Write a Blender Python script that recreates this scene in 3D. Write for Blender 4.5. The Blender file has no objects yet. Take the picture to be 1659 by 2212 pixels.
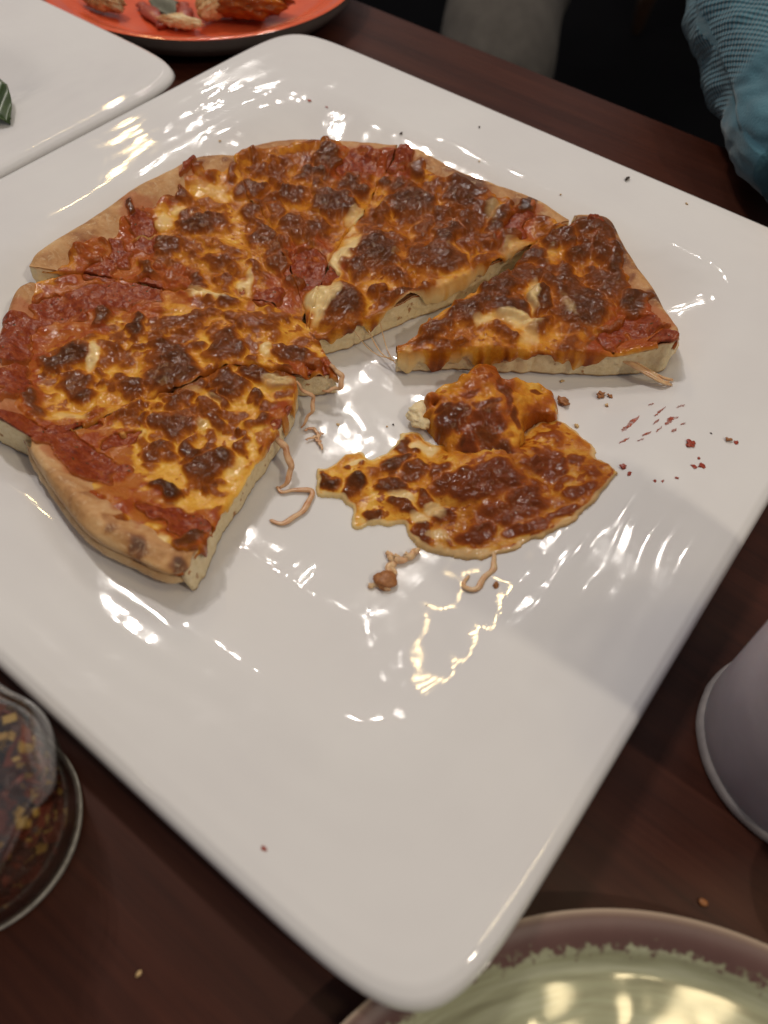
import bpy, bmesh, math, random
import numpy as np
from mathutils import Matrix, Vector
R = math.radians
random.seed(7)
rng = np.random.default_rng(11)
scene = bpy.context.scene
COL = scene.collection

# ------------------------------------------------------------------ camera
cd = bpy.data.cameras.new('camera'); cam = bpy.data.objects.new('camera', cd); COL.objects.link(cam)
cam.matrix_world = Matrix(((0.79150, -0.52247, 0.31710, 0.16004),
                           (0.60995, 0.64258, -0.46373, -0.18641),
                           (0.03853, 0.56046, 0.82728, 0.24115), (0, 0, 0, 1)))
cd.sensor_fit = 'VERTICAL'; cd.sensor_height = 9.8; cd.sensor_width = 7.35; cd.lens = 9.8 * 1661 / 2212
cd.clip_start = 0.01; cd.clip_end = 50
cd.dof.use_dof = True; cd.dof.focus_distance = 0.315; cd.dof.aperture_fstop = 2.2
scene.camera = cam

# ------------------------------------------------------------------ dim room light
world = bpy.data.worlds.new('World'); scene.world = world; world.use_nodes = True
bg = world.node_tree.nodes['Background']; bg.inputs[0].default_value = (0.98, 0.925, 0.93, 1); bg.inputs[1].default_value = 0.205

def lamp(name, loc, power, color, radius):
    l = bpy.data.lights.new(name, 'POINT'); l.energy = power; l.color = color; l.shadow_soft_size = radius
    o = bpy.data.objects.new(name, l); COL.objects.link(o); o.location = loc
    return o
WHITE = (1.0, 0.93, 0.86); WARM = (1.0, 0.70, 0.34)
# key: tight group of bulbs above the left of the table
for dx, dy, dz in ((0, 0, 0), (.07, .04, .02), (-.05, .06, -.02)):
    lamp('key_bulb', (-0.76 + dx, 0.27 + dy, 1.40 + dz), 9.6, WHITE, .014)
# neutral cluster beyond the far left corner
for dx, dy, dz in ((0, 0, 0), (.14, .06, .02), (-.13, .09, -.02), (.05, -.14, .03), (-.08, -.1, 0)):
    lamp('ceiling_bulb', (-0.80 + dx, 1.05 + dy, 1.40 + dz), 2.5, WHITE, .013)
# cluster farther off
for dx, dy, dz in ((0, 0, 0), (.16, .08, .05), (-.15, .12, 0), (.05, -.13, .08)):
    lamp('far_bulb', (-1.90 + dx, 1.70 + dy, 1.40 + dz), 1.8, WHITE, .014)
# cluster straight beyond the table
for dx, dy in ((0, 0), (.13, .05), (-.12, .08), (.03, -.12)):
    lamp('centre_bulb', (-0.07 + dx, 1.04 + dy, 1.42), 1.1, WHITE, .011)
# warm pendants: left, right, and a small group above the near right
for k in range(5):
    lamp('warm_pendant', (-1.28 - .17 * k, 0.79 + .135 * k, 1.36), 2.0, (1.0, .72, .33), .03)
lamp('warm_pendant', (1.15, -0.12, 1.25), 19.0, (1.0, 0.89, 0.72), .035)
for x, y in ((.47, .14), (.58, .27), (.74, .33), (.60, .08), (.70, .20)):
    lamp('near_bulb', (x, y, 1.5), 2.0, (1.0, .80, .46), .045)

scene.view_settings.view_transform = 'Standard'; scene.view_settings.look = 'None'
scene.view_settings.exposure = 0.0; scene.view_settings.gamma = 1.0
scene.cycles.max_bounces = 8; scene.cycles.transparent_max_bounces = 16
scene.cycles.use_denoising = True
scene.cycles.sample_clamp_indirect = 6

# ------------------------------------------------------------------ measured tables (millimetres)
SLICES = {'D':{'a':[(-10.8,-5.2),(-17.3,-0.4),(-38.4,14.0),(-55.5,24.7),(-75.8,34.1),(-91.2,41.9),(-100.7,48.9)],'b':[(-9.0,-8.6),(-22.7,-10.1),(-39.1,-18.0),(-56.9,-27.1),(-66.5,-33.5),(-79.9,-38.7),(-95.2,-49.0),(-107.4,-62.6)],'o':[(-109.3,56.8),(-117.8,43.2),(-119.8,23.2),(-120.8,5.7),(-119.7,-15.5),(-119.0,-36.4),(-118.5,-51.7),(-115.4,-60.2)]},'C':{'a':[(-9.9,-5.4),(-17.1,0.3),(-38.2,14.9),(-55.3,25.6),(-75.7,35.1),(-91.1,43.2),(-100.6,50.8)],'b':[(-3.6,-12.3),(-10.5,-1.1),(-18.0,16.0),(-28.4,36.8),(-32.9,58.8),(-42.4,83.8),(-47.1,105.0)],'o':[(-109.0,58.9),(-107.5,71.9),(-98.7,88.9),(-81.2,101.7),(-89.0,97.9),(-71.7,107.8),(-53.2,114.6)]},'B':{'a':[(-2.1,-12.5),(-8.9,-1.1),(-16.5,16.0),(-26.7,36.9),(-31.2,58.5),(-40.6,83.7),(-46.1,105.8)],'b':[(1.0,-12.9),(8.8,2.0),(12.5,14.3),(19.4,33.7),(26.3,50.4),(29.3,61.8),(33.9,79.5),(38.7,93.3),(46.7,107.9)],'o':[(-50.8,115.6),(-35.9,118.0),(-17.0,116.6),(2.2,117.9),(23.8,120.1),(44.3,117.8)]},'A':{'a':[(31.1,3.3),(33.2,14.7),(34.8,27.0),(37.0,46.4),(40.8,60.5),(42.2,72.8),(42.3,89.9),(44.7,102.8),(49.5,111.8)],'b':[(32.4,2.0),(41.4,10.5),(48.9,17.7),(65.5,30.0),(82.2,42.3),(99.3,52.9),(113.9,61.5),(119.9,64.2)],'o':[(44.9,120.7),(58.3,125.8),(69.5,120.0),(83.4,110.9),(93.0,105.4),(105.4,94.1),(115.3,83.6),(120.6,74.1)]},'F':{'a':[(12.0,-36.4),(3.6,-39.1),(-10.6,-48.7),(-16.4,-69.7),(-24.3,-88.6),(-27.3,-104.6),(-28.1,-120.8),(-26.1,-125.4)],'b':[(13.8,-37.9),(19.1,-48.1),(24.9,-67.1),(27.4,-77.5),(31.5,-92.3),(35.0,-103.4),(39.9,-110.8),(44.5,-118.9),(47.3,-125.8)],'o':[(-36.2,-123.2),(-23.7,-127.4),(-3.7,-132.4),(14.2,-135.2),(30.0,-132.1),(40.8,-129.3),(43.6,-125.2)]},'E':{'a':[(-1.9,-11.6),(-7.1,-9.5),(-21.5,-11.5),(-37.8,-19.3),(-55.6,-28.4),(-65.1,-34.7),(-78.5,-40.0),(-94.0,-50.2),(-103.0,-68.1),(-100.5,-84.6)],'b':[(20.2,-22.3),(9.8,-33.9),(-12.3,-46.9),(-18.1,-68.1),(-26.0,-87.0),(-29.4,-103.0),(-31.1,-120.3),(-52.9,-126.8)],'o':[(-100.5,-84.6),(-92.5,-95.2),(-83.4,-105.0),(-73.4,-113.7),(-62.5,-121.3),(-52.9,-126.8)]}}
BROWN = [(-82.2,7.0,7.7,10.6,6.4,-5.4,1.0),(-100.7,15.0,5.4,1.0,2.5,-3.8,0.8),(-106.8,33.6,3.7,3.2,4.2,-4.2,0.7),(-80.3,-13.9,7.5,-0.6,2.6,-6.3,0.9),(-58.0,-7.0,5.8,4.9,3.9,-4.0,0.75),(-70.3,-11.1,2.7,2.3,2.8,-2.8,0.6),(-75.6,-30.3,4.7,4.0,3.8,-3.5,0.85),(-56.6,-22.1,3.3,2.8,3.3,-3.3,0.85),(-45.9,-13.1,4.0,3.4,4.2,-4.3,0.7),(-43.0,-0.7,3.4,2.9,5.6,-6.0,0.75),(-38.5,-23.2,2.3,6.3,4.3,-2.7,0.85),(-84.0,40.3,7.2,-0.3,3.7,-8.2,0.85),(-69.3,27.4,7.4,-1.6,2.1,-7.6,0.8),(-57.7,19.1,9.5,-2.0,2.0,-7.3,0.85),(-46.1,17.3,3.5,3.0,5.8,-6.4,0.8),(-64.7,-26.3,3.3,2.8,4.9,-4.6,0.6),(-98.6,43.1,2.2,2.0,3.6,-3.7,0.7),(-88.0,19.5,4.3,3.7,3.4,-3.4,0.55),(-55.0,0.2,4.1,3.5,2.9,-3.1,0.6),(-76.7,-22.1,2.7,2.3,2.6,-2.4,0.6),(-27.1,5.6,2.7,2.3,5.3,-6.1,0.8),(-37.9,11.0,3.4,2.9,4.7,-5.2,0.8),(-72.1,0.8,6.3,5.4,2.1,-2.1,0.5),(-103.1,-32.0,2.0,1.7,2.2,-1.9,0.7),(-100.0,-40.7,1.3,4.3,3.1,-1.7,0.6),(-110.2,-8.4,1.7,1.5,1.7,-1.6,1.0),(-66.5,50.1,5.5,6.4,4.6,-4.7,0.9),(-70.4,68.1,4.9,4.3,5.6,-6.5,0.95),(-76.7,55.7,3.7,3.3,3.4,-3.8,0.7),(-46.2,57.9,10.9,1.8,5.0,-9.6,1.0),(-90.2,57.2,4.5,4.0,4.7,-5.1,0.75),(-47.1,28.2,5.0,4.3,4.9,-5.6,0.75),(-41.6,39.0,6.1,5.2,4.9,-5.8,0.85),(-69.2,80.9,6.2,-0.5,3.6,-9.0,0.9),(-35.2,28.6,4.2,3.6,2.9,-3.3,0.6),(-63.9,34.1,2.9,2.5,4.2,-4.6,0.7),(-54.9,39.8,3.3,2.8,2.3,-2.6,0.6),(-95.6,55.8,3.0,2.7,3.6,-3.9,0.7),(-86.8,65.4,3.1,2.7,3.0,-3.3,0.6),(-84.1,44.7,3.0,2.6,5.7,-6.1,0.6),(-32.2,19.6,3.5,3.0,3.7,-4.3,0.5),(-68.5,45.0,2.2,1.9,3.3,-3.6,0.6),(-61.0,64.9,3.0,2.6,3.3,-3.9,0.7),(-55.5,-55.6,5.6,1.3,3.2,-4.7,1.1),(-66.8,-61.9,2.8,4.0,2.1,-1.4,0.9),(-61.8,-84.0,3.2,8.8,7.2,-3.6,1.0),(-32.0,-57.6,8.0,6.7,7.4,-7.1,1.0),(-49.0,-73.2,4.9,4.1,5.1,-4.5,0.65),(-21.8,-41.4,5.0,4.2,7.3,-7.5,0.85),(-25.2,-28.5,3.9,3.2,5.1,-5.3,0.75),(-40.8,-40.0,8.6,12.4,4.1,-3.2,0.75),(-14.9,-24.7,10.5,2.4,3.3,-6.1,0.7),(3.7,-29.2,7.9,3.8,3.2,-4.7,0.95),(-56.1,-41.5,2.9,4.2,2.6,-1.9,0.5),(-18.4,-14.6,5.4,1.2,2.3,-4.2,0.6),(-62.2,-72.3,0.4,4.2,3.3,-1.2,0.6),(-45.1,-93.6,5.9,4.9,4.9,-4.1,0.9),(-26.1,-64.3,8.5,7.1,10.3,-9.8,1.0),(-18.0,-44.2,5.0,4.2,6.8,-7.0,0.85),(-31.1,-79.8,2.9,7.2,5.7,-3.0,0.9),(-48.2,-108.0,3.4,2.8,7.2,-5.7,0.9),(-43.6,-81.0,2.4,2.0,2.5,-2.2,0.6),(2.4,-41.2,8.2,5.3,2.8,-3.4,0.85),(-41.2,-62.1,2.5,2.1,3.4,-3.1,0.7),(-50.2,-71.1,4.9,4.1,4.8,-4.2,0.7),(-15.9,-64.3,4.2,3.5,3.9,-3.8,0.8),(-61.3,-91.2,3.6,3.0,3.5,-2.8,0.6),(-24.0,-86.2,1.7,4.2,2.8,-1.5,0.7),(-55.9,-107.5,1.7,1.4,3.3,-2.6,0.5),(-32.5,-97.2,1.7,4.1,2.3,-1.2,0.6),(-26.1,-94.1,2.2,3.8,2.2,-1.3,0.7),(13.6,-28.2,5.0,1.2,1.9,-3.9,0.7),(-7.3,-84.3,5.2,4.3,5.4,-5.1,0.9),(6.8,-86.6,5.4,1.5,2.2,-3.9,1.0),(16.8,-88.2,2.1,9.6,5.2,-2.1,0.95),(-0.2,-95.8,4.5,3.7,4.1,-3.9,0.8),(-5.2,-54.0,6.6,3.2,4.1,-5.5,0.9),(0.2,-42.3,6.8,4.4,2.5,-3.1,0.9),(8.0,-54.2,3.0,2.5,2.3,-2.5,0.9),(-12.0,-73.5,3.1,2.6,2.6,-2.5,0.8),(2.9,-73.2,5.7,1.5,2.0,-3.5,0.8),(-2.3,-70.2,3.5,2.9,2.6,-2.5,0.7),(13.3,-69.9,1.9,1.5,1.5,-1.6,0.75),(-16.7,-89.7,2.6,2.2,3.1,-2.8,0.75),(-8.9,-61.4,2.5,2.1,1.9,-1.9,0.75),(16.0,-61.7,2.9,2.4,2.7,-3.0,0.8),(20.5,-74.1,3.4,2.8,3.2,-3.3,0.8),(24.4,-95.7,3.3,2.7,2.5,-2.5,0.7),(14.7,-105.7,3.7,3.0,2.3,-2.2,1.15),(39.1,-115.7,4.1,3.3,3.1,-3.0,1.0),(43.4,-127.8,2.8,1.4,2.4,-3.1,0.85),(30.9,-127.7,4.8,1.0,1.2,-2.5,0.65),(16.7,-127.8,3.7,1.1,1.6,-2.5,0.6),(-9.2,-79.3,3.5,2.9,2.9,-2.8,0.7),(2.5,-101.9,3.3,2.7,2.7,-2.5,0.6),(-0.8,-62.9,2.4,2.0,2.9,-3.0,0.8),(-2.2,-78.8,1.7,1.4,1.8,-1.8,0.6),(9.5,-41.8,4.4,2.2,1.5,-2.2,0.6),(7.1,-124.3,3.5,1.0,1.3,-2.0,0.5),(25.2,-88.5,2.8,2.3,1.9,-2.0,0.6),(-6.4,-95.9,2.8,2.3,2.8,-2.6,0.6),(-18.7,81.4,12.0,5.4,5.9,-10.1,1.0),(-33.3,84.8,5.7,5.0,3.7,-4.9,0.9),(-10.4,41.7,9.4,8.1,10.6,-13.5,1.0),(-0.5,8.4,7.3,6.2,8.8,-10.7,1.0),(-2.8,100.2,12.8,-1.4,3.7,-12.7,1.0),(8.3,71.9,4.6,3.9,6.2,-8.9,1.0),(14.1,55.7,9.0,7.7,6.0,-8.4,0.9),(10.1,85.8,5.4,4.6,4.4,-6.6,0.85),(22.2,92.7,0.1,10.7,6.1,-3.3,0.95),(16.9,29.5,2.9,10.1,3.2,-2.3,0.85),(6.4,23.7,2.6,2.2,2.2,-2.8,0.8),(9.9,96.5,5.4,4.7,5.3,-8.1,0.85),(-4.0,71.2,5.3,4.6,5.4,-7.5,0.75),(5.2,52.7,4.3,3.7,6.1,-8.4,0.8),(25.2,108.9,2.1,5.5,3.2,-3.3,1.15),(6.5,-10.6,5.5,4.6,2.4,-2.8,0.8),(4.8,36.5,4.2,3.6,4.0,-5.3,0.8),(21.0,61.6,4.3,3.7,3.9,-5.7,0.8),(32.3,68.9,2.3,7.8,3.7,-3.0,0.7),(-2.2,82.8,4.5,3.9,4.4,-6.3,0.85),(-32.0,103.3,3.7,3.3,3.8,-5.2,0.8),(-23.9,66.6,4.5,3.9,4.7,-6.1,0.8),(-9.2,56.9,3.5,3.0,4.4,-5.8,0.7),(-10.9,29.8,4.2,3.6,6.3,-7.9,0.9),(30.5,88.5,0.2,8.0,4.6,-2.5,0.8),(-17.7,96.4,3.7,3.2,4.7,-6.6,0.7),(21.9,76.4,3.5,3.0,4.0,-6.0,0.6),(-67.0,50.1,5.4,4.7,4.0,-4.5,0.9),(-74.4,82.9,6.4,-0.5,2.3,-5.6,0.9),(-47.7,73.7,4.6,4.0,7.0,-8.7,0.95),(-50.3,31.3,6.1,5.2,7.3,-8.2,0.8),(-38.6,31.7,5.2,4.4,3.5,-4.1,0.7),(-50.8,83.4,3.7,3.2,5.2,-6.6,0.6),(49.0,99.6,4.9,4.2,3.9,-6.6,0.9),(61.4,98.6,5.4,4.6,3.7,-6.5,0.95),(57.2,111.3,9.2,4.2,3.1,-7.3,0.9),(75.9,101.0,3.5,3.0,5.1,-9.5,1.0),(72.2,91.1,5.3,4.5,3.5,-6.3,0.9),(62.6,79.1,7.7,6.5,4.4,-7.6,0.9),(62.6,64.0,5.6,1.0,2.1,-6.5,1.0),(78.4,68.9,9.3,7.9,7.1,-12.6,1.0),(96.2,82.4,6.3,5.3,4.5,-8.8,1.0),(44.2,86.0,5.4,4.6,3.9,-6.4,0.95),(46.6,58.9,2.6,12.0,5.9,-4.2,0.95),(42.9,41.0,4.9,15.7,5.2,-4.1,0.95),(55.2,49.4,9.7,4.6,2.9,-6.0,1.0),(38.9,22.5,4.2,9.8,3.7,-3.1,0.85),(49.5,23.6,2.5,2.1,1.7,-2.4,0.7),(70.4,51.0,2.6,5.7,4.1,-4.0,0.8),(50.6,73.3,5.3,4.5,3.7,-6.1,0.85),(79.7,88.9,5.3,4.5,4.1,-7.7,0.9),(66.9,108.2,4.4,3.8,5.1,-9.5,0.9),(71.9,76.1,5.1,4.3,3.2,-5.7,0.9),(85.7,89.2,4.3,3.6,3.9,-7.4,0.8),(61.1,36.3,5.6,2.7,1.6,-3.3,0.75),(53.1,82.1,5.2,4.4,3.5,-5.9,0.8),(94.7,67.3,4.1,3.4,2.2,-4.1,0.7)]
SAUCE = [(-11.6,-115.8,15.5,3.0,4.6,-8.1),(-13.6,-100.0,3.7,3.0,4.0,-3.5),(26.5,-113.9,12.6,6.5,3.9,-4.9),(35.6,-113.0,4.4,3.6,3.4,-3.4),(-25.9,-115.6,4.9,6.6,4.1,-2.6),(20.8,-54.5,3.8,0.2,2.6,-8.0),(-60.9,-109.8,6.3,5.3,10.0,-7.6),(-38.7,-121.9,8.1,6.7,5.7,-4.4),(-84.6,-95.2,3.6,3.1,5.6,-4.2),(16.3,-28.9,7.1,2.5,2.4,-4.3),(-28.6,-108.9,3.2,7.9,3.6,-1.7),(-77.7,-54.7,12.3,20.6,9.2,-6.0),(-90.9,-42.1,4.5,6.8,7.9,-5.5),(-84.6,-70.4,7.1,11.8,8.1,-5.0),(-84.7,-87.6,3.3,9.7,8.8,-4.1),(-102.3,-11.3,0.3,8.6,9.4,-4.2),(-94.3,-29.1,4.4,3.8,5.3,-4.7),(-71.6,-41.0,7.9,6.7,4.9,-4.4),(-25.1,12.7,7.9,6.7,7.6,-8.7),(-27.8,-10.7,8.0,3.8,3.0,-4.1),(-77.3,-96.9,6.6,5.5,6.4,-4.9),(-111.0,27.1,2.9,2.6,4.9,-4.7),(-87.9,-16.6,3.4,2.9,4.3,-4.0),(-58.9,87.7,8.0,7.0,5.7,-7.0),(-42.1,100.5,4.7,4.1,5.4,-7.2),(30.2,98.4,5.5,-1.9,1.3,-11.1),(-24.6,13.7,7.9,6.7,8.1,-9.4),(104.2,72.6,9.0,1.5,2.2,-9.1),(115.8,62.4,4.7,4.0,2.2,-4.6),(97.7,61.5,4.9,4.1,2.8,-5.3),(58.9,112.5,2.7,2.3,2.7,-4.9),(29.0,46.1,1.9,4.5,1.7,-1.5)]
PALE = [(-53.4,-79.8,3.1,0.8,4.8,-6.9,1.0),(-5.8,-34.0,2.4,0.6,2.3,-4.4,1.0),(-46.9,-23.8,9.3,4.4,2.9,-3.6,1.0),(-40.1,-9.0,1.9,1.6,5.7,-6.0,0.9),(-95.8,-3.4,3.9,3.3,4.7,-4.4,0.7),(-20.7,30.5,4.9,-0.4,6.2,-19.2,1.0),(-8.8,3.5,6.9,0.6,5.4,-12.8,1.0),(-55.6,58.5,4.5,3.9,6.3,-7.5,0.2),(-33.0,53.7,5.4,-0.3,3.5,-9.8,0.7),(61.0,46.1,11.3,5.3,2.1,-4.5,0.9),(58.5,62.6,2.0,2.8,6.8,-8.6,0.8),(51.3,37.9,5.7,2.7,1.8,-3.6,0.8),(35.3,83.1,2.7,9.4,4.9,-4.3,0.6),(39.2,6.4,7.0,5.9,1.7,-2.3,0.6),(8.1,-41.5,6.1,3.9,2.7,-3.4,0.7),(1.6,-78.3,5.1,0.4,1.1,-3.0,0.7),(33.5,-122.9,1.1,2.3,4.2,-2.2,0.8),(24.1,-82.2,0.8,3.7,5.0,-2.1,0.5),(-11.6,-95.1,3.4,2.8,2.9,-2.6,0.6),(-35.4,-103.9,5.1,7.0,2.6,-1.7,0.6),(-21.5,-71.8,3.0,2.5,4.7,-4.4,0.4),(-3.8,-65.4,3.6,3.0,2.2,-2.2,0.5),(-12.8,-67.4,4.2,3.5,1.9,-1.9,0.5),(-95.1,26.8,8.8,7.6,4.6,-4.7,0.5),(-94.5,6.2,4.3,3.7,3.4,-3.3,0.7),(-94.1,-15.5,4.1,3.5,3.3,-3.0,0.6),(-58.7,47.1,5.9,5.1,4.2,-4.8,0.3),(52.2,90.1,4.4,3.7,4.5,-7.6,0.4),(73.4,66.8,1.5,3.4,7.1,-7.4,0.5),(-29.5,72.1,5.4,4.7,3.6,-4.7,0.35),(15.2,66.0,5.2,4.5,3.0,-4.4,0.35),(24.0,41.9,7.2,24.9,2.9,-2.2,0.5),(69.9,41.7,4.8,4.1,4.6,-7.6,0.6),(14.7,97.7,4.5,3.9,4.2,-6.5,0.5),(-3.5,47.6,3.4,2.9,3.2,-4.2,0.4)]
SHEET = [(43.6,-62.2),(40.4,-57.2),(43.4,-52.8),(44.2,-47.6),(44.8,-44.5),(53.5,-37.3),(55.3,-27.7),(54.1,-20.5),(60.7,-19.9),(65.5,-19.4),(72.7,-15.5),(76.3,-10.5),(81.5,-2.1),(90.1,7.5),(93.1,15.3),(95.9,20.3),(105.9,18.7),(119.6,9.7),(130.2,3.5),(132.4,-0.2),(130.7,-7.1),(131.2,-17.4),(129.9,-23.8),(128.4,-26.7),(123.8,-36.5),(118.9,-44.2),(112.3,-50.4),(108.9,-55.6),(102.4,-57.3),(90.7,-59.7),(83.9,-59.3),(78.9,-57.6),(74.8,-61.0),(70.4,-64.0),(66.6,-67.6),(63.0,-65.9),(60.2,-61.0),(53.6,-63.9),(48.2,-64.6)]
FLAP = [(58.8,-16.0),(55.9,-9.6),(56.6,1.4),(58.8,12.9),(64.4,19.9),(70.4,21.5),(76.8,23.9),(82.9,26.8),(89.5,29.7),(93.9,27.7),(95.8,19.1),(91.3,12.8),(91.8,5.9),(95.2,-2.5),(99.1,-9.6),(103.9,-17.6),(103.2,-27.6),(98.0,-33.1),(90.5,-32.5),(84.3,-27.4),(80.6,-23.8),(73.3,-19.6),(65.4,-16.1)]
SHEET_BROWN = [(47.0,-59.5,3.3,2.7,3.1,-3.7,1.0),(55.4,-55.1,1.7,6.4,4.1,-2.0,1.0),(61.5,-36.2,3.5,5.6,3.3,-2.9,0.95),(60.0,-27.5,3.4,2.8,3.4,-4.5,0.95),(66.8,-47.0,4.4,5.6,3.4,-3.3,0.95),(69.9,-37.0,4.9,4.0,2.9,-3.9,0.8),(77.2,-31.0,3.7,3.0,3.4,-4.8,0.85),(76.0,-52.9,5.1,3.3,1.6,-2.5,1.0),(81.5,-43.6,2.2,4.3,3.2,-2.5,0.9),(69.2,-61.4,2.3,1.9,1.7,-2.1,0.9),(88.3,-56.9,6.0,0.4,0.8,-4.2,1.0),(91.1,-46.8,4.7,2.4,1.6,-3.2,0.9),(103.3,-46.6,6.5,3.3,2.3,-4.7,1.0),(87.7,-32.4,7.2,5.9,4.3,-6.2,1.0),(95.4,-24.5,10.3,8.4,5.7,-8.7,1.0),(106.1,-34.7,11.2,5.7,3.0,-6.6,0.85),(112.4,-24.2,8.2,0.2,1.3,-10.0,0.95),(107.9,-4.4,7.4,6.0,4.5,-7.6,0.9),(117.3,0.9,3.0,2.5,1.9,-3.4,0.9),(124.5,-13.5,3.1,5.8,3.1,-3.0,1.0),(116.8,-10.5,3.0,2.4,2.8,-4.9,0.75),(116.6,-37.4,5.7,4.6,1.8,-2.9,0.9),(101.9,9.6,4.4,3.6,2.1,-3.6,0.7),(125.0,-3.7,4.4,-0.0,0.4,-3.9,0.7),(125.0,-24.8,3.1,5.6,2.4,-2.2,0.85),(53.5,-45.3,1.2,1.0,1.2,-1.6,0.8),(48.7,-49.2,1.1,0.9,1.6,-1.9,0.8),(59.0,-43.3,2.2,4.4,1.9,-1.4,0.6),(120.7,-32.3,3.4,2.8,2.2,-3.7,0.8),(98.2,-53.1,0.9,0.7,0.6,-0.9,0.6),(129.4,-6.8,2.0,3.7,1.8,-1.8,0.5)]
SHEET_PALE = [(66.5,-24.2,4.3,2.1,1.9,-3.6,1.0),(73.2,-49.2,4.8,2.4,1.3,-2.5,1.0),(86.5,-46.7,5.4,0.3,0.7,-3.5,1.0),(100.8,-56.9,9.4,5.3,1.6,-3.0,1.0),(83.4,-52.7,5.1,1.4,1.2,-3.4,1.0),(89.7,-61.4,4.5,0.3,0.5,-2.5,1.0),(109.8,-52.8,3.8,4.6,1.7,-1.8,1.0),(128.6,-28.9,1.9,5.4,1.6,-1.1,0.7),(70.0,-64.8,4.6,3.8,1.7,-2.1,0.5),(50.7,-65.1,4.6,1.2,0.9,-2.1,1.0),(93.6,-54.2,5.2,2.7,1.2,-2.3,0.8),(60.7,-65.3,2.3,1.9,1.4,-1.8,1.0),(50.5,-45.2,4.3,3.5,1.1,-1.4,0.9)]
FLAP_H = [(95.6,-24.0,3),(85.2,-25.3,3),(101.2,-12.7,3),(88.3,-19.4,6),(94.2,-14.0,6),(78.8,-19.4,6),(83.7,-14.5,9),(71.3,-17.8,10),(79.9,-12.3,11.5),(89.0,-6.8,9.5),(97.8,-3.6,6),(63.2,-15.4,14),(71.5,-10.9,16),(77.7,-3.0,16),(85.5,3.9,12),(95.0,5.4,7),(58.4,-11.5,15),(63.8,-5.8,18),(70.6,2.8,18.5),(74.9,11.2,17.5),(58.9,-1.4,17),(62.5,7.6,18),(67.8,14.7,17),(81.7,19.3,12),(86.9,26.5,8.5),(91.5,31.6,7),(89.5,18.2,6),(77.4,22.6,13)]
FLAP_BROWN_SHADE = [(70.0,-11.1,5.6,4.6,4.1,-6.0,0.95),(80.7,-18.3,4.2,3.5,5.0,-7.4,1.0),(80.4,-6.6,5.6,4.6,5.1,-7.7,0.95),(90.4,-11.9,4.9,4.0,4.8,-7.5,0.95),(78.8,11.5,2.4,3.1,7.5,-9.0,0.85),(67.1,1.8,2.9,5.5,1.9,-1.7,0.8),(63.9,-9.3,3.0,4.0,1.9,-2.0,0.85),(88.7,4.2,2.8,1.4,2.7,-5.8,0.8),(85.4,22.8,1.9,1.6,1.1,-1.7,0.8),(67.8,15.6,2.6,2.2,1.3,-1.9,0.7),(94.0,-24.6,8.9,7.3,5.1,-7.9,0.95),(59.5,-1.6,1.1,2.4,1.3,-1.1,0.5),(74.5,0.9,3.8,3.1,1.8,-2.7,0.8)]  # browned patches, plus shade of the flap's front face painted in as darker brown
STRANDS = {'E1':[(12.9,-37.6,22.8),(16.6,-37.1,20.2),(20.6,-36.4,17.6),(22.8,-40.0,15.0),(22.3,-43.1,12.4),(22.3,-45.8,9.8)],'E2':[(17.7,-23.2,23.8),(20.8,-22.0,22.0),(25.2,-24.3,20.3),(25.0,-26.7,18.5),(20.2,-30.3,16.8)],'F1':[(20.3,-59.1,22.8),(24.1,-61.0,20.2),(29.5,-62.3,17.6),(33.6,-64.5,15.0),(36.0,-68.9,12.4),(35.3,-72.5,9.8)],'L1':[(33.8,-73.2,9.8),(36.3,-73.6,9.8),(40.0,-69.6,9.8),(44.1,-66.6,9.8),(47.0,-68.5,9.8),(47.8,-73.9,9.8),(48.0,-78.7,9.8),(45.9,-83.2,9.8),(41.9,-85.2,9.8)],'L2':[(27.1,-49.4,9.8),(28.9,-45.9,9.8),(30.4,-42.6,9.8),(29.1,-42.3,9.8)],'L3':[(29.6,-46.7,9.8),(32.2,-46.6,9.8),(35.3,-48.7,9.8)],'L4':[(23.7,-46.1,9.8),(24.9,-43.7,9.8),(27.5,-42.9,9.8),(31.2,-46.1,9.8)],'G1':[(111.0,-48.7,14.4),(114.9,-51.2,16.0),(116.5,-55.2,16.7),(116.7,-61.4,16.8),(116.0,-66.6,16.5),(113.1,-67.0,15.2),(111.2,-64.7,14.5),(111.8,-61.5,14.6)],'A1':[(93.5,56.2,22.4),(101.7,58.5,20.7),(112.5,57.8,20.9),(122.2,55.9,22.3),(126.3,58.6,21.1)]}
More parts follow.
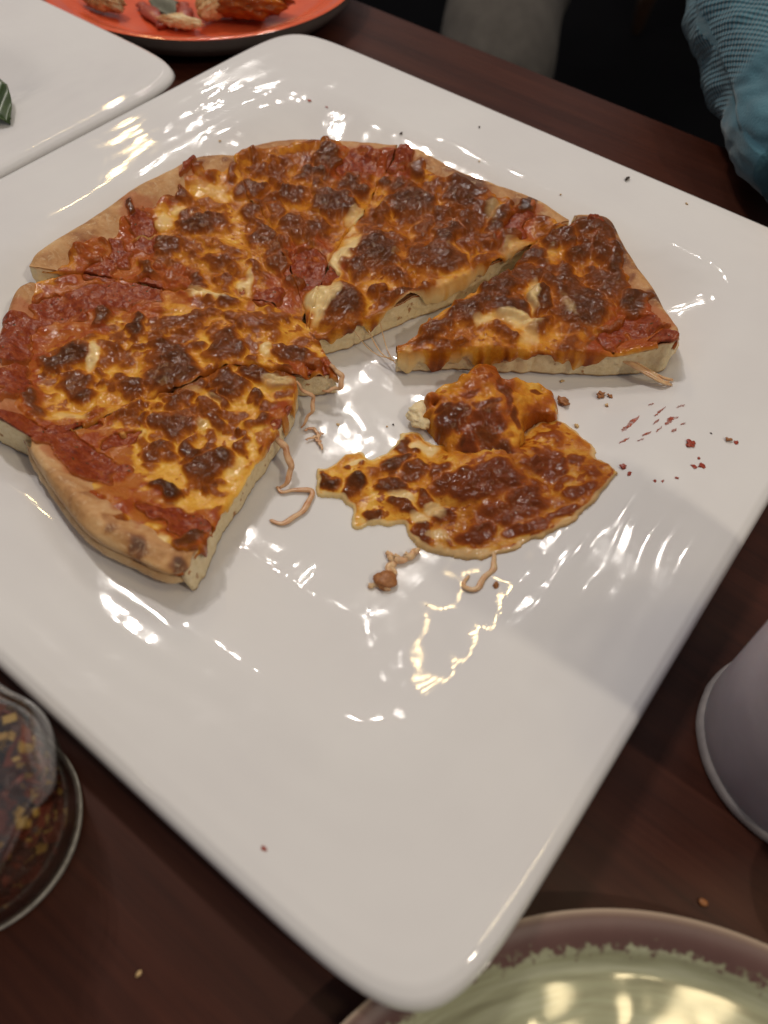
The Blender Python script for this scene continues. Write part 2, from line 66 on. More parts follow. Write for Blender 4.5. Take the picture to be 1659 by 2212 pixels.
CRUMBS = [(105.7,42.9,12.7,2.2,1),(109.0,44.0,13.6,1.4,1),(110.6,38.4,14.1,1.0,0),(88.4,42.5,9.6,1.1,0),(106.2,22.3,12.8,1.5,0),(121.1,-61.5,18.6,1.3,1),(48.3,-20.7,9.6,0.7,2),(46.9,-23.0,9.6,0.7,0),(31.3,-34.4,9.6,0.6,0),(131.7,6.8,23.0,2.0,3),(135.0,4.9,23.8,1.2,3),(146.5,31.3,24.9,2.6,3),(156.8,41.5,25.2,1.5,1),(159.5,42.3,25.2,1.0,3),(151.7,26.7,25.0,1.1,3),(152.0,22.0,25.0,1.2,3),(154.0,24.2,25.1,1.3,3),(149.4,13.3,24.9,1.2,3),(146.0,8.8,24.8,0.8,3),(143.8,7.1,24.8,0.9,3),(150.3,40.9,25.0,0.5,2),(49.3,166.4,25.5,1.7,2),(30.0,135.9,24.1,0.8,0),(81.0,167.5,25.5,1.0,0),(-61.7,129.9,22.6,0.9,2),(-31.9,157.5,25.2,1.0,2),(-16.0,133.9,23.6,0.7,0),(-118.6,122.9,21.2,1.2,3),(-108.0,125.1,20.9,1.2,3),(-127.6,64.2,21.6,0.9,0),(95.0,31.7,10.4,3.2,1),(117.4,-168.9,25.5,1.0,3),(106.3,-79.0,12.9,0.4,2),(91.5,-91.1,10.5,0.4,2),(31.3,-34.7,9.6,0.8,0),(88.5,42.8,9.7,1.0,0),(111.0,38.1,14.2,0.9,1)]
SMEARS = [(122.7,25.1,123.2,29.7,1.6),(123.2,27.7,124.3,35.9,2.2),(134.8,34.6,135.4,38.6,1.6),(134.0,37.8,137.0,41.0,1.6),(129.4,37.5,130.6,44.2,0.9),(138.3,32.2,139.1,34.8,1.4),(134.2,45.5,136.2,48.4,0.9),(130.2,25.1,132.1,28.7,0.9),(130.8,32.8,131.6,36.5,0.8),(124.7,18.3,126.7,22.5,0.8),(133.5,29.5,134.2,33.3,0.7),(130.0,21.7,131.5,24.1,0.6),(139.5,37.6,140.4,39.9,0.7),(124.7,43.1,125.9,44.7,0.7)]
LOOSE = [[(82.5,-70.4),(85.6,-70.1),(87.3,-73.6),(88.6,-77.0),(89.3,-79.2)],[(85.6,-70.1),(88.7,-69.3),(89.7,-65.8),(91.3,-63.6)],[(85.8,-71.6),(88.7,-73.7),(90.2,-77.4),(91.9,-82.0)],[(85.9,-84.2),(87.6,-82.3),(88.7,-80.2)],(89.1,-79.6)]
SCRAPS = [(-0.2324,0.1927),(-0.2419,0.1739),(-0.3009,0.1373),(-0.2512,0.1538),(-0.2925,0.1582),(-0.2593,0.1489),(-0.2726,0.1767),(-0.2519,0.1575),(-0.2899,0.1625),(-0.2754,0.176),(-0.2562,0.1517)]
FLAP_PLANES = [(40.3022,-0.2971,0.6143),(-3.6307,0.2973,-0.0168),(55.2091,-0.4924,-0.1585)]
NECK = (0.091,-0.0189)
CHUNK = (0.0548,-0.0129)
TB = [(0.1077,-0.2103),(0.2208,-0.1007)]
WD = (0.2635,-0.0795)
ARM_PATH = [(-0.0132,0.4697,0.09),(0.0208,0.4147,0.06),(0.0588,0.333,0.045),(0.0855,0.2816,0.04),(0.1061,0.247,0.036),(0.1192,0.2338,0.036)]
ARM_R = [0.058,0.06,0.058,0.05,0.038,0.032]
CHAIR_LEGS = [(-0.653,2.1,-0.653,2.07),(-0.093,2.1,-0.083,2.07),(-0.653,2.46,-0.653,2.48),(-0.093,2.46,-0.083,2.48)]

# ------------------------------------------------------------------ helpers
def tag(o, label=None, cat=None, group=None, kind=None):
    if label: o['label'] = label
    if cat: o['category'] = cat
    if group: o['group'] = group
    if kind: o['kind'] = kind
    return o
def empty(name, loc=(0, 0, 0)):
    o = bpy.data.objects.new(name, None); COL.objects.link(o); o.location = loc; o.empty_display_size = .02
    return o
def link(name, me, mat, parent=None):
    o = bpy.data.objects.new(name, me); COL.objects.link(o)
    if mat: me.materials.append(mat)
    if parent:
        o.parent = parent; o.matrix_parent_inverse = Matrix.Translation(parent.location).inverted()
    return o
def mesh_np(name, V, F, mat, parent=None, attrs=None, smooth=True):
    """V (n,3), F (m,4) quads or (m,3) tris"""
    me = bpy.data.meshes.new(name); V = np.ascontiguousarray(V, np.float32); F = np.ascontiguousarray(F, np.int32)
    k = F.shape[1]
    me.vertices.add(len(V)); me.vertices.foreach_set('co', V.ravel())
    me.loops.add(F.size); me.loops.foreach_set('vertex_index', F.ravel())
    me.polygons.add(len(F)); me.polygons.foreach_set('loop_start', np.arange(0, F.size, k, dtype=np.int32))
    me.update(calc_edges=True)
    me.polygons.foreach_set('use_smooth', np.full(len(F), smooth))
    for n, a in (attrs or {}).items():
        at = me.attributes.new(n, 'FLOAT', 'POINT'); at.data.foreach_set('value', np.ascontiguousarray(a, np.float32).ravel())
    me.validate()
    return link(name, me, mat, parent)
def grid_faces(nu, nv, wrap=False, flip=False, off=0):
    a = np.arange(nu * nv).reshape(nv, nu) + off
    b = np.roll(a, -1, 1) if wrap else None
    if wrap: f = np.stack([a[:-1], b[:-1], b[1:], a[1:]], -1).reshape(-1, 4)
    else: f = np.stack([a[:-1, :-1], a[:-1, 1:], a[1:, 1:], a[1:, :-1]], -1).reshape(-1, 4)
    return f[:, ::-1] if flip else f
def hash2(ix, iy, seed):
    h = (ix.astype(np.int64) * 374761393 + iy.astype(np.int64) * 668265263 + seed * 1442695041) & 0xffffffff
    h = ((h ^ (h >> 13)) * 1274126177) & 0xffffffff
    h = h ^ (h >> 16)
    return (h & 0xffff) / 65535.0
def vn(x, y, seed=0):
    """smooth value noise, 0..1"""
    x = np.asarray(x, float); y = np.asarray(y, float)
    ix = np.floor(x); iy = np.floor(y); fx = x - ix; fy = y - iy
    fx = fx ** 3 * (fx * (fx * 6 - 15) + 10); fy = fy ** 3 * (fy * (fy * 6 - 15) + 10)
    a = hash2(ix, iy, seed); b = hash2(ix + 1, iy, seed); c = hash2(ix, iy + 1, seed); d = hash2(ix + 1, iy + 1, seed)
    return (a * (1 - fx) + b * fx) * (1 - fy) + (c * (1 - fx) + d * fx) * fy
def rvn(x, y, seed=0):
    return vn(x * .8 - y * .6 + seed * 3.1, x * .6 + y * .8 - seed * 1.7, seed)
def fbm(x, y, seed=0, o=4, g=.5):
    s = 0; a = 1; t = 0
    for i in range(o):
        s = s + a * (rvn if i % 2 else vn)(x * 2 ** i, y * 2 ** i, seed + i * 7); t += a; a *= g
    return s / t
def sstep(a, b, x):
    t = np.clip((x - a) / (b - a), 0, 1); return t * t * (3 - 2 * t)
def resample(pts, n, smooth=True):
    P = np.array(pts, float)
    if smooth and len(P) > 2:                       # Catmull-Rom
        Q = np.vstack([2 * P[0] - P[1], P, 2 * P[-1] - P[-2]]); out = []
        t = np.linspace(0, 1, 12, endpoint=False)[:, None]
        for i in range(1, len(Q) - 2):
            p0, p1, p2, p3 = Q[i - 1], Q[i], Q[i + 1], Q[i + 2]
            out.append(.5 * ((2 * p1) + (-p0 + p2) * t + (2 * p0 - 5 * p1 + 4 * p2 - p3) * t ** 2 + (-p0 + 3 * p1 - 3 * p2 + p3) * t ** 3))
        P = np.vstack(out + [P[-1:]])
    s = np.r_[0, np.cumsum(np.linalg.norm(np.diff(P, axis=0), axis=1))]; q = np.linspace(0, s[-1], n)
    return np.stack([np.interp(q, s, P[:, k]) for k in range(P.shape[1])], 1)
def tube_np(path, radii, seg=12, cap=True):
    P = np.array(path, float); n = len(P); T = np.gradient(P, axis=0); T /= np.linalg.norm(T, axis=1)[:, None] + 1e-12
    up = np.array([0, 0, 1.0]); 
    if abs(T[0] @ up) > .9: up = np.array([1.0, 0, 0])
    V = []; N = np.cross(T[0], up); N /= np.linalg.norm(N)
    ang = np.linspace(0, 2 * np.pi, seg, endpoint=False)
    for i in range(n):
        N = N - T[i] * (N @ T[i]); N /= np.linalg.norm(N) + 1e-12; B = np.cross(T[i], N)
        V.append(P[i] + radii[i] * (np.cos(ang)[:, None] * N + np.sin(ang)[:, None] * B))
    V = np.vstack(V); F = grid_faces(seg, n, wrap=True)
    if cap:
        c0 = len(V); V = np.vstack([V, P[:1], P[-1:]]); a = np.arange(seg); b = (a + 1) % seg
        F = np.vstack([F, np.stack([b, a, np.full(seg, c0), np.full(seg, c0)], 1), np.stack([a + (n - 1) * seg, b + (n - 1) * seg, np.full(seg, c0 + 1), np.full(seg, c0 + 1)], 1)])
    return V, F
def to_tris(F):
    F = np.asarray(F); a = F[:, [0, 1, 2]]; b = F[:, [0, 2, 3]]; f = np.vstack([a, b])
    return f[(f[:, 0] != f[:, 1]) & (f[:, 1] != f[:, 2]) & (f[:, 0] != f[:, 2])]
def lathe_np(profile, seg=96, lobes=0, lobe_amp=None):
    pr = np.array(profile, float); a = np.linspace(0, 2 * np.pi, seg, endpoint=False); V = []
    for i, (r, z) in enumerate(pr):
        k = 1 + ((lobe_amp[i] if lobe_amp is not None else 0) * np.cos(a * lobes))
        V.append(np.stack([r * k * np.cos(a), r * k * np.sin(a), np.full(seg, z)], 1))
    return np.vstack(V), grid_faces(seg, len(pr), wrap=True)

# ------------------------------------------------------------------ materials
class M:
    def __init__(s, name):
        s.m = bpy.data.materials.new(name); s.m.use_nodes = True; s.t = s.m.node_tree; s.b = s.t.nodes['Principled BSDF']
    def n(s, kind, **kw):
        nd = s.t.nodes.new(kind)
        for k, v in kw.items():
            if k in ('blend_type', 'data_type', 'attribute_name', 'operation', 'noise_dimensions', 'feature', 'wave_type', 'bands_direction', 'clamp_factor', 'distance'): setattr(nd, k, v)
            else: nd.inputs[k.replace('_', ' ')].default_value = v
        return nd
    def l(s, a, b): s.t.links.new(a, b)
    def set(s, **kw):
        for k, v in kw.items(): s.b.inputs[k.replace('_', ' ')].default_value = v
        return s
    def attr(s, name): return s.n('ShaderNodeAttribute', attribute_name=name).outputs['Fac']
    def noise(s, scale, detail=3, rough=.5, coord='Object', dist=0.0, stretch=None):
        tc = s.n('ShaderNodeTexCoord'); nd = s.n('ShaderNodeTexNoise'); nd.inputs['Scale'].default_value = scale
        nd.inputs['Detail'].default_value = detail; nd.inputs['Roughness'].default_value = rough; nd.inputs['Distortion'].default_value = dist
        if stretch:
            mp = s.n('ShaderNodeMapping'); mp.inputs['Scale'].default_value = stretch; s.l(tc.outputs[coord], mp.inputs[0]); s.l(mp.outputs[0], nd.inputs['Vector'])
        else: s.l(tc.outputs[coord], nd.inputs['Vector'])
        return nd.outputs['Fac']
    def ramp(s, fac, stops):
        r = s.n('ShaderNodeValToRGB'); e = r.color_ramp.elements
        while len(e) < len(stops): e.new(.5)
        for el, (p, c) in zip(e, stops): el.position = p; el.color = (*c, 1) if len(c) == 3 else c
        s.l(fac, r.inputs[0]); return r.outputs[0]
    def mix(s, fac, a, b, mode='MIX'):
        x = s.t.nodes.new('ShaderNodeMix'); x.data_type = 'RGBA'; x.blend_type = mode
        for sock, v in ((x.inputs[0], fac), (x.inputs[6], a), (x.inputs[7], b)):
            if isinstance(v, (int, float)): sock.default_value = v
            elif isinstance(v, tuple): sock.default_value = (*v, 1)
            else: s.l(v, sock)
        return x.outputs[2]
    def math(s, op, a, b=0.0, c=None):
        x = s.n('ShaderNodeMath', operation=op)
        for i, v in enumerate((a, b) if c is None else (a, b, c)):
            if isinstance(v, (int, float)): x.inputs[i].default_value = v
            else: s.l(v, x.inputs[i])
        return x.outputs[0]
    def bump(s, h, strength=.3, dist=.001):
        b = s.n('ShaderNodeBump'); b.inputs['Strength'].default_value = strength; b.inputs['Distance'].default_value = dist
        s.l(h, b.inputs['Height']); s.l(b.outputs[0], s.b.inputs['Normal']); return b
    def color(s, c): s.l(c, s.b.inputs['Base Color'])

def mat_glaze():
    m = M('white_glazed_melamine'); m.set(Roughness=.1, IOR=1.5)
    f = m.noise(18, 4, .55); m.color(m.ramp(f, [(.3, (.715, .70, .71)), (.7, (.755, .745, .75))]))
    m.l(m.ramp(m.noise(30, 3, .6), [(.35, (.03,) * 3), (.75, (.085,) * 3)]), m.b.inputs['Roughness'])
    ro = m.b.inputs['Roughness'].links[0].from_socket; film = m.ramp(m.noise(16, 5, .65, dist=.8), [(.56, (0,) * 3), (.70, (.15,) * 3)]); m.l(m.math('ADD', ro, film), m.b.inputs['Roughness'])
    m.bump(m.noise(420, 2), .02, .0004)
    return m.m
def mat_cheese():
    m = M('browned_cheese')
    br = m.attr('brown'); pa = m.attr('pale')
    fine = m.noise(700, 4, .55); mid = m.noise(230, 4, .5, dist=.3)
    b2 = m.math('ADD', br, m.math('MULTIPLY', m.math('SUBTRACT', mid, .5), .30))
    b2 = m.math('ADD', b2, m.math('MULTIPLY', m.math('SUBTRACT', fine, .5), .14))
    c = m.ramp(b2, [(0.0, (.78, .54, .17)), (.15, (.72, .38, .055)), (.29, (.56, .215, .018)), (.43, (.36, .100, .010)), (.60, (.215, .053, .007)), (.82, (.118, .031, .005)), (1.0, (.068, .020, .004))])
    p2 = m.ramp(m.math('ADD', pa, m.math('MULTIPLY', m.math('SUBTRACT', mid, .5), .35)), [(.3, (0,) * 3), (.9, (1,) * 3)])
    c = m.mix(p2, c, (.76, .56, .27))
    red = m.attr('red'); c = m.mix(m.math('MULTIPLY', red, .8), c, (.33, .058, .013))
    m.color(c)
    m.l(m.ramp(m.noise(260, 3, .5), [(.3, (.09,) * 3), (.7, (.22,) * 3)]), m.b.inputs['Roughness'])
    m.set(IOR=1.44, Specular_IOR_Level=.26, Subsurface_Weight=.22, Subsurface_Radius=(.9, .45, .2), Subsurface_Scale=.003)
    h = m.math('ADD', m.math('MULTIPLY', m.noise(420, 2, .5), .7), m.math('MULTIPLY', m.noise(1100, 2, .5), .28))
    bp = m.bump(h, .45, .0010); m.l(m.math('MULTIPLY', m.math('SUBTRACT', 1.0, pa), .45), bp.inputs['Strength'])
    return m.m
def mat_sauce():
    m = M('tomato_sauce'); f = m.noise(330, 5, .62, dist=.5)
    c = m.ramp(f, [(.24, (.13, .018, .007)), (.46, (.235, .038, .011)), (.64, (.31, .066, .016)), (.82, (.42, .15, .04))])
    sp = m.ramp(m.noise(620, 1), [(.70, (0,) * 3), (.74, (1,) * 3)]); c = m.mix(sp, c, (.07, .045, .015)); c = m.mix(m.attr('core'), (.42, .125, .028), c); m.color(c)
    m.set(Roughness=.24, IOR=1.42, Specular_IOR_Level=.3, Subsurface_Weight=.08, Subsurface_Radius=(.8, .2, .1), Subsurface_Scale=.002)
    m.bump(m.math('ADD', m.noise(300, 3, .5), m.math('MULTIPLY', m.noise(1000, 2), .2)), .6, .0016)
    return m.m
def mat_dough():
    m = M('baked_dough'); cr = m.attr('crumb'); to = m.attr('toast')
    n1 = m.noise(120, 5, .6, dist=.4)
    t2 = m.math('ADD', to, m.math('MULTIPLY', m.math('SUBTRACT', n1, .5), .95))
    skin = m.ramp(t2, [(.0, (.70, .48, .25)), (.33, (.54, .29, .11)), (.52, (.36, .16, .05)), (.62, (.24, .09, .028)), (.85, (.11, .04, .015))])
    fl = m.ramp(m.noise(300, 5, .7, dist=1.0), [(.54, (0,) * 3), (.66, (.5,) * 3)]); skin = m.mix(fl, skin, (.74, .56, .34))
    pores = m.noise(520, 4, .6)
    crumb = m.ramp(pores, [(.26, (.62, .46, .23)), (.42, (.78, .63, .37)), (.7, (.83, .70, .46))])
    crumb = m.mix(m.ramp(m.noise(210, 3, .5), [(.66, (0,) * 3), (.72, (1,) * 3)]), crumb, (.42, .2, .07))
    skin = m.mix(m.math('MULTIPLY', m.attr('stain'), .8), skin, (.40, .10, .025))
    m.color(m.mix(cr, skin, crumb)); m.set(Roughness=.62, Subsurface_Weight=.1, Subsurface_Radius=(1, .6, .3), Subsurface_Scale=.003)
    m.bump(m.math('ADD', m.noise(420, 5, .65), m.math('MULTIPLY', m.noise(1400, 3), .25)), .42, .0013)
    return m.m
def mat_strand():
    m = M('stretched_cheese'); f = m.noise(400, 3)
    m.color(m.ramp(f, [(.3, (.66, .36, .19)), (.7, (.72, .50, .28))])); m.set(Roughness=.3, Subsurface_Weight=.25, Subsurface_Radius=(1, .6, .3), Subsurface_Scale=.003)
    return m.m
def mat_plain(name, c1, c2, scale, rough, **kw):
    m = M(name); m.color(m.ramp(m.noise(scale, 4, .6), [(.3, c1), (.7, c2)])); m.set(Roughness=rough, **kw)
    return m
def mat_wood():
    m = M('dark_stained_wood')
    g = m.noise(9, 6, .62, stretch=(.6, 9, 9), dist=.6); g2 = m.noise(60, 4, .6, stretch=(.4, 9, 9))
    c = m.ramp(m.math('ADD', m.math('MULTIPLY', g, .65), m.math('MULTIPLY', g2, .35)), [(.3, (.030, .0080, .0045)), (.55, (.056, .0150, .0080)), (.75, (.082, .024, .0120))])
    m.color(c); m.l(m.ramp(m.noise(14, 4, .6), [(.3, (.36,) * 3), (.7, (.52,) * 3)]), m.b.inputs['Roughness']); m.set(IOR=1.45, Specular_IOR_Level=.3)
    m.bump(g2, .08, .0006)
    return m.m
def mat_glass(name, tint=(1, 1, 1), gl=.06):
    m = M(name); t = m.t; t.nodes.remove(m.b); out = t.nodes['Material Output']
    tr = t.nodes.new('ShaderNodeBsdfTransparent'); tr.inputs[0].default_value = (*tint, 1)
    gs = t.nodes.new('ShaderNodeBsdfGlossy'); gs.inputs['Roughness'].default_value = .06
    lw = t.nodes.new('ShaderNodeLayerWeight'); lw.inputs[0].default_value = .5
    mx = t.nodes.new('ShaderNodeMixShader'); m.l(m.math('ADD', m.math('MULTIPLY', m.math('POWER', lw.outputs['Facing'], 4.0), .7), gl), mx.inputs[0])
    m.l(tr.outputs[0], mx.inputs[1]); m.l(gs.outputs[0], mx.inputs[2]); m.l(mx.outputs[0], out.inputs[0])
    return m.m
GLAZE = mat_glaze(); CHEESE = mat_cheese(); SAUCE_M = mat_sauce(); DOUGH = mat_dough(); STRAND = mat_strand(); WOOD = mat_wood()
CRUMB_M = [mat_plain('pale_crumb', (.55, .36, .16), (.68, .48, .25), 900, .7).m, mat_plain('brown_crumb', (.22, .075, .02), (.42, .17, .05), 900, .5).m,
           mat_plain('burnt_crumb', (.02, .012, .008), (.06, .03, .015), 900, .6).m, mat_plain('sauce_crumb', (.24, .025, .012), (.40, .055, .02), 900, .3).m]

# ------------------------------------------------------------------ floor and table
fl = mat_plain('dark_floor', (.002, .002, .003), (.004, .004, .005), 3, .9, Specular_IOR_Level=.05).m
me = bpy.data.meshes.new('floor'); bm = bmesh.new(); bmesh.ops.create_grid(bm, x_segments=4, y_segments=4, size=4); bm.to_mesh(me); bm.free()
o = link('floor', me, fl); o.location = (0, 1.5, -.745); tag(o, kind='structure')
def box_mesh(name, x0, x1, y0, y1, z0, z1, bev=.003, seg=3):
    me = bpy.data.meshes.new(name); bm = bmesh.new(); bmesh.ops.create_cube(bm, size=1)
    for v in bm.verts: v.co = Vector(((x0 + x1) / 2 + v.co.x * (x1 - x0), (y0 + y1) / 2 + v.co.y * (y1 - y0), (z0 + z1) / 2 + v.co.z * (z1 - z0)))
    if bev: bmesh.ops.bevel(bm, geom=list(bm.edges), offset=bev, segments=seg, affect='EDGES', profile=.5)
    bm.to_mesh(me); bm.free(); me.polygons.foreach_set('use_smooth', [True] * len(me.polygons)) if bev else None
    return me
tb = tag(empty('table', (0, 0, -.745)), 'dark reddish brown wooden restaurant table under all the dishes', 'table')
link('tabletop', box_mesh('tabletop', -.95, .75, -.55, .276, -.034, 0, .004), WOOD, tb)
for y in (-.35, .08):
    link('leg', box_mesh('leg', -.13, -.05, y - .04, y + .04, -.745, -.0345, .004), WOOD, tb)

# ------------------------------------------------------------------ square platter
S2 = .18; PW = 15.0
PX = np.array([-1, 0, .0015, .004, .0085, .042, .050, .058, .068, .080, .092, 9]); PZ = np.array([.0190, .0208, .0234, .0246, .0248, .0238, .0218, .0182, .0137, .0102, .0088, .0085])
_d = np.linspace(-.01, .2, 2101); _z = np.interp(_d, PX, PZ)
_k = np.exp(-np.linspace(-2.5, 2.5, 161) ** 2); _k /= _k.sum()
_zs = np.convolve(np.pad(_z, 80, mode='edge'), _k, 'valid'); _w = sstep(.010, .028, _d); _z = _z * (1 - _w) + _zs * _w
def rho_of(x, y):
    a = (np.abs(x) ** PW + np.abs(y) ** PW + 1e-30) ** (1 / PW); c = (np.abs(x) ** 9 + np.abs(y) ** 9 + 1e-30) ** (1 / 9)
    w = sstep(.120, .172, a); return a * w + np.minimum(c, a * 1.14) * (1 - w)
def rho_outer(x, y): return (np.abs(x) ** PW + np.abs(y) ** PW + 1e-30) ** (1 / PW)
def plate_smooth(x, y): return np.interp(S2 - rho_of(x, y), _d, _z)
def ripple(x, y, seed=0):
    d = S2 - rho_of(x, y); X = x + seed * .37; Y = y - seed * .21
    warp = (fbm(X * 26, Y * 26, 3 + seed, 2) - .5) * .010
    rim = sstep(.006, .014, d) * (1 - sstep(.04, .055, d))
    ridges = np.sin((d + warp) * 2 * np.pi / .0105) * (.25 + .75 * vn(X * 22, Y * 22, 5 + seed))
    blot = (fbm(X * 55, Y * 55, 9 + seed, 2, .4) - .5) * 2
    broad = (fbm(X * 17, Y * 17, 13 + seed, 2) - .5) * 2
    fine = (fbm(X * 118 + warp * 300, Y * 118, 23 + seed, 2, .3) - .5) * 2
    return rim * .000075 * ridges + sstep(.01, .03, d) * (.00024 * blot + .0003 * broad + .000085 * fine * (1 + 1.1 * sstep(.04, .052, d) * (1 - sstep(.08, .095, d))))
def plate_z(x, y): return plate_smooth(x, y) + ripple(x, y)
def make_platter(name, seed):
    nt = 640; th = np.linspace(0, 2 * np.pi, nt, endpoint=False)
    c, s = np.cos(th), np.sin(th); u = np.stack([np.sign(c) * np.abs(c) ** .5, np.sign(s) * np.abs(s) ** .5], 1)
    th2 = np.arctan2(u[:, 1], u[:, 0]); u = np.stack([np.cos(th2), np.sin(th2)], 1); u = u / rho_outer(u[:, 0], u[:, 1])[:, None]
    ds = np.r_[np.linspace(0, .012, 16), np.linspace(.0128, .10, 110), np.linspace(.102, .1796, 50)]
    V = []
    # underside from the foot outwards
    for d, z in ((.1796, .003), (.095, .003), (.085, .0004), (.078, .0004), (.072, .004), (.05, .0132), (.02, .0172), (.006, .0182), (.0012, .0190)):
        V.append(np.c_[(S2 - d) * u, np.full(nt, z)])
    for d in ds:
        p = (S2 - d) * u; V.append(np.c_[p, plate_smooth(p[:, 0], p[:, 1]) + ripple(p[:, 0], p[:, 1], seed)])
    V = np.vstack(V); n = len(ds) + 9
    return mesh_np(name, V, grid_faces(nt, n, wrap=True), GLAZE)
pl = make_platter('square_platter', 0); tag(pl, 'large square white glossy platter with rippled rim holding the pizza', 'platter')
pl2 = make_platter('square_platter', 3); pl2.location = (-.3625, -.078, 0); tag(pl2, 'white square platter at upper left with a green leaf on it', 'platter')

# ------------------------------------------------------------------ pizza slices
def ellipses(x, y, E, warp=0., wx=0, wy=0, soft=(1.5, .42)):
    """max over measured patches; x, y in metres"""
    X = x * 1000; Y = y * 1000; out = np.zeros_like(X)
    for e in E:
        cx, cy, ax, ay, bx, by = e[:6]; s = e[6] if len(e) > 6 else 1
        r = max(math.hypot(ax, ay), math.hypot(bx, by)) * 1.8 + 3
        i = np.where((np.abs(X - cx) < r) & (np.abs(Y - cy) < r))
        if not len(i[0]): continue
        det = ax * by - bx * ay
        if abs(det) < 1e-6: continue
        px = X[i] - cx + wx[i] * warp; py = Y[i] - cy + wy[i] * warp
        u = (px * by - py * bx) / det; v = (py * ax - px * ay) / det
        q = np.sqrt(u * u + v * v); out[i] = np.maximum(out[i], s * sstep(soft[0], soft[1], q))
    return out
def warps(x, y, seed):
    wx = (fbm(x * 150, y * 150, seed, 3, .36) - .5) * 2; wy = (fbm(x * 150, y * 150, seed + 31, 3, .36) - .5) * 2
    return wx, wy
def topping(x, y, seed, base_brown, speck):
    """surface description shared by all the layers: brown, pale, sauce masks and lump height"""
    wx, wy = warps(x, y, 40)
    br = ellipses(x, y, BROWN, 5.5, wx, wy)
    sa = ellipses(x, y, SAUCE, 6.0, wx, wy, (1.15, .6))
    pa = ellipses(x, y, PALE, 4.0, wx, wy, (1.35, .25))
    n1 = fbm(x * 140, y * 140, 60, 3, .5); n2 = fbm(x * 300, y * 300, 70, 3, .5)
    spots = sstep(.52, .68, n1) * .62 * (1 - pa); dots = sstep(.62, .74, n2) * .5 * (1 - pa)
    brown = np.maximum.reduce([br * (.86 + .25 * (n2 - .4)), spots * speck, dots * speck, base_brown * (.35 + 1.3 * n1)])
    brown = brown * (1 - .6 * pa * (1 - sstep(.3, .6, br)))
    lump = (.0032 if speck >= 1 else .0024) * sstep(.0, 1., br) * (.8 + .4 * n2) + .0008 * spots * speck + .0004 * dots * speck
    lump = lump + .0030 * (fbm(x * 80, y * 80, 80, 2) - .42) + .0005 * (n2 - .5) * (1 - .8 * pa) + .00022 * (fbm(x * 800, y * 800, 90, 2) - .5) * (1 - pa)
    return brown, pa, sa, lump, br
def dough_height(drim, dcut, x, y, seed):
    bump = np.exp(-((drim - .0105) / .0075) ** 2)
    h = .0128 + .0040 * bump + .0016 * (fbm(x * 70, y * 70, seed + 5, 3) - .5) + .0012 * bump * (fbm(x * 160, y * 160, seed + 6, 2) - .5)
    t = np.clip(drim / .0105, 0, 1); return h * (.42 + .58 * np.sqrt(np.clip(1 - (1 - t) ** 2, 0, 1)))
def coons(A, B, O, nu, nv):
    a = resample(A, nv); b = resample(B, nv); o = resample(O, nu); a[-1] = o[0]; b[-1] = o[-1]
    i = a[0] + (b[0] - a[0]) * np.linspace(0, 1, nu)[:, None]
    u = np.linspace(0, 1, nu)[None, :, None]; v = np.linspace(0, 1, nv)[:, None, None]
    P = (1 - u) * a[:, None] + u * b[:, None] + (1 - v) * i[None] + v * o[None]
    P = P - ((1 - u) * (1 - v) * a[0] + u * (1 - v) * b[0] + (1 - u) * v * o[0] + u * v * o[-1])
    return P
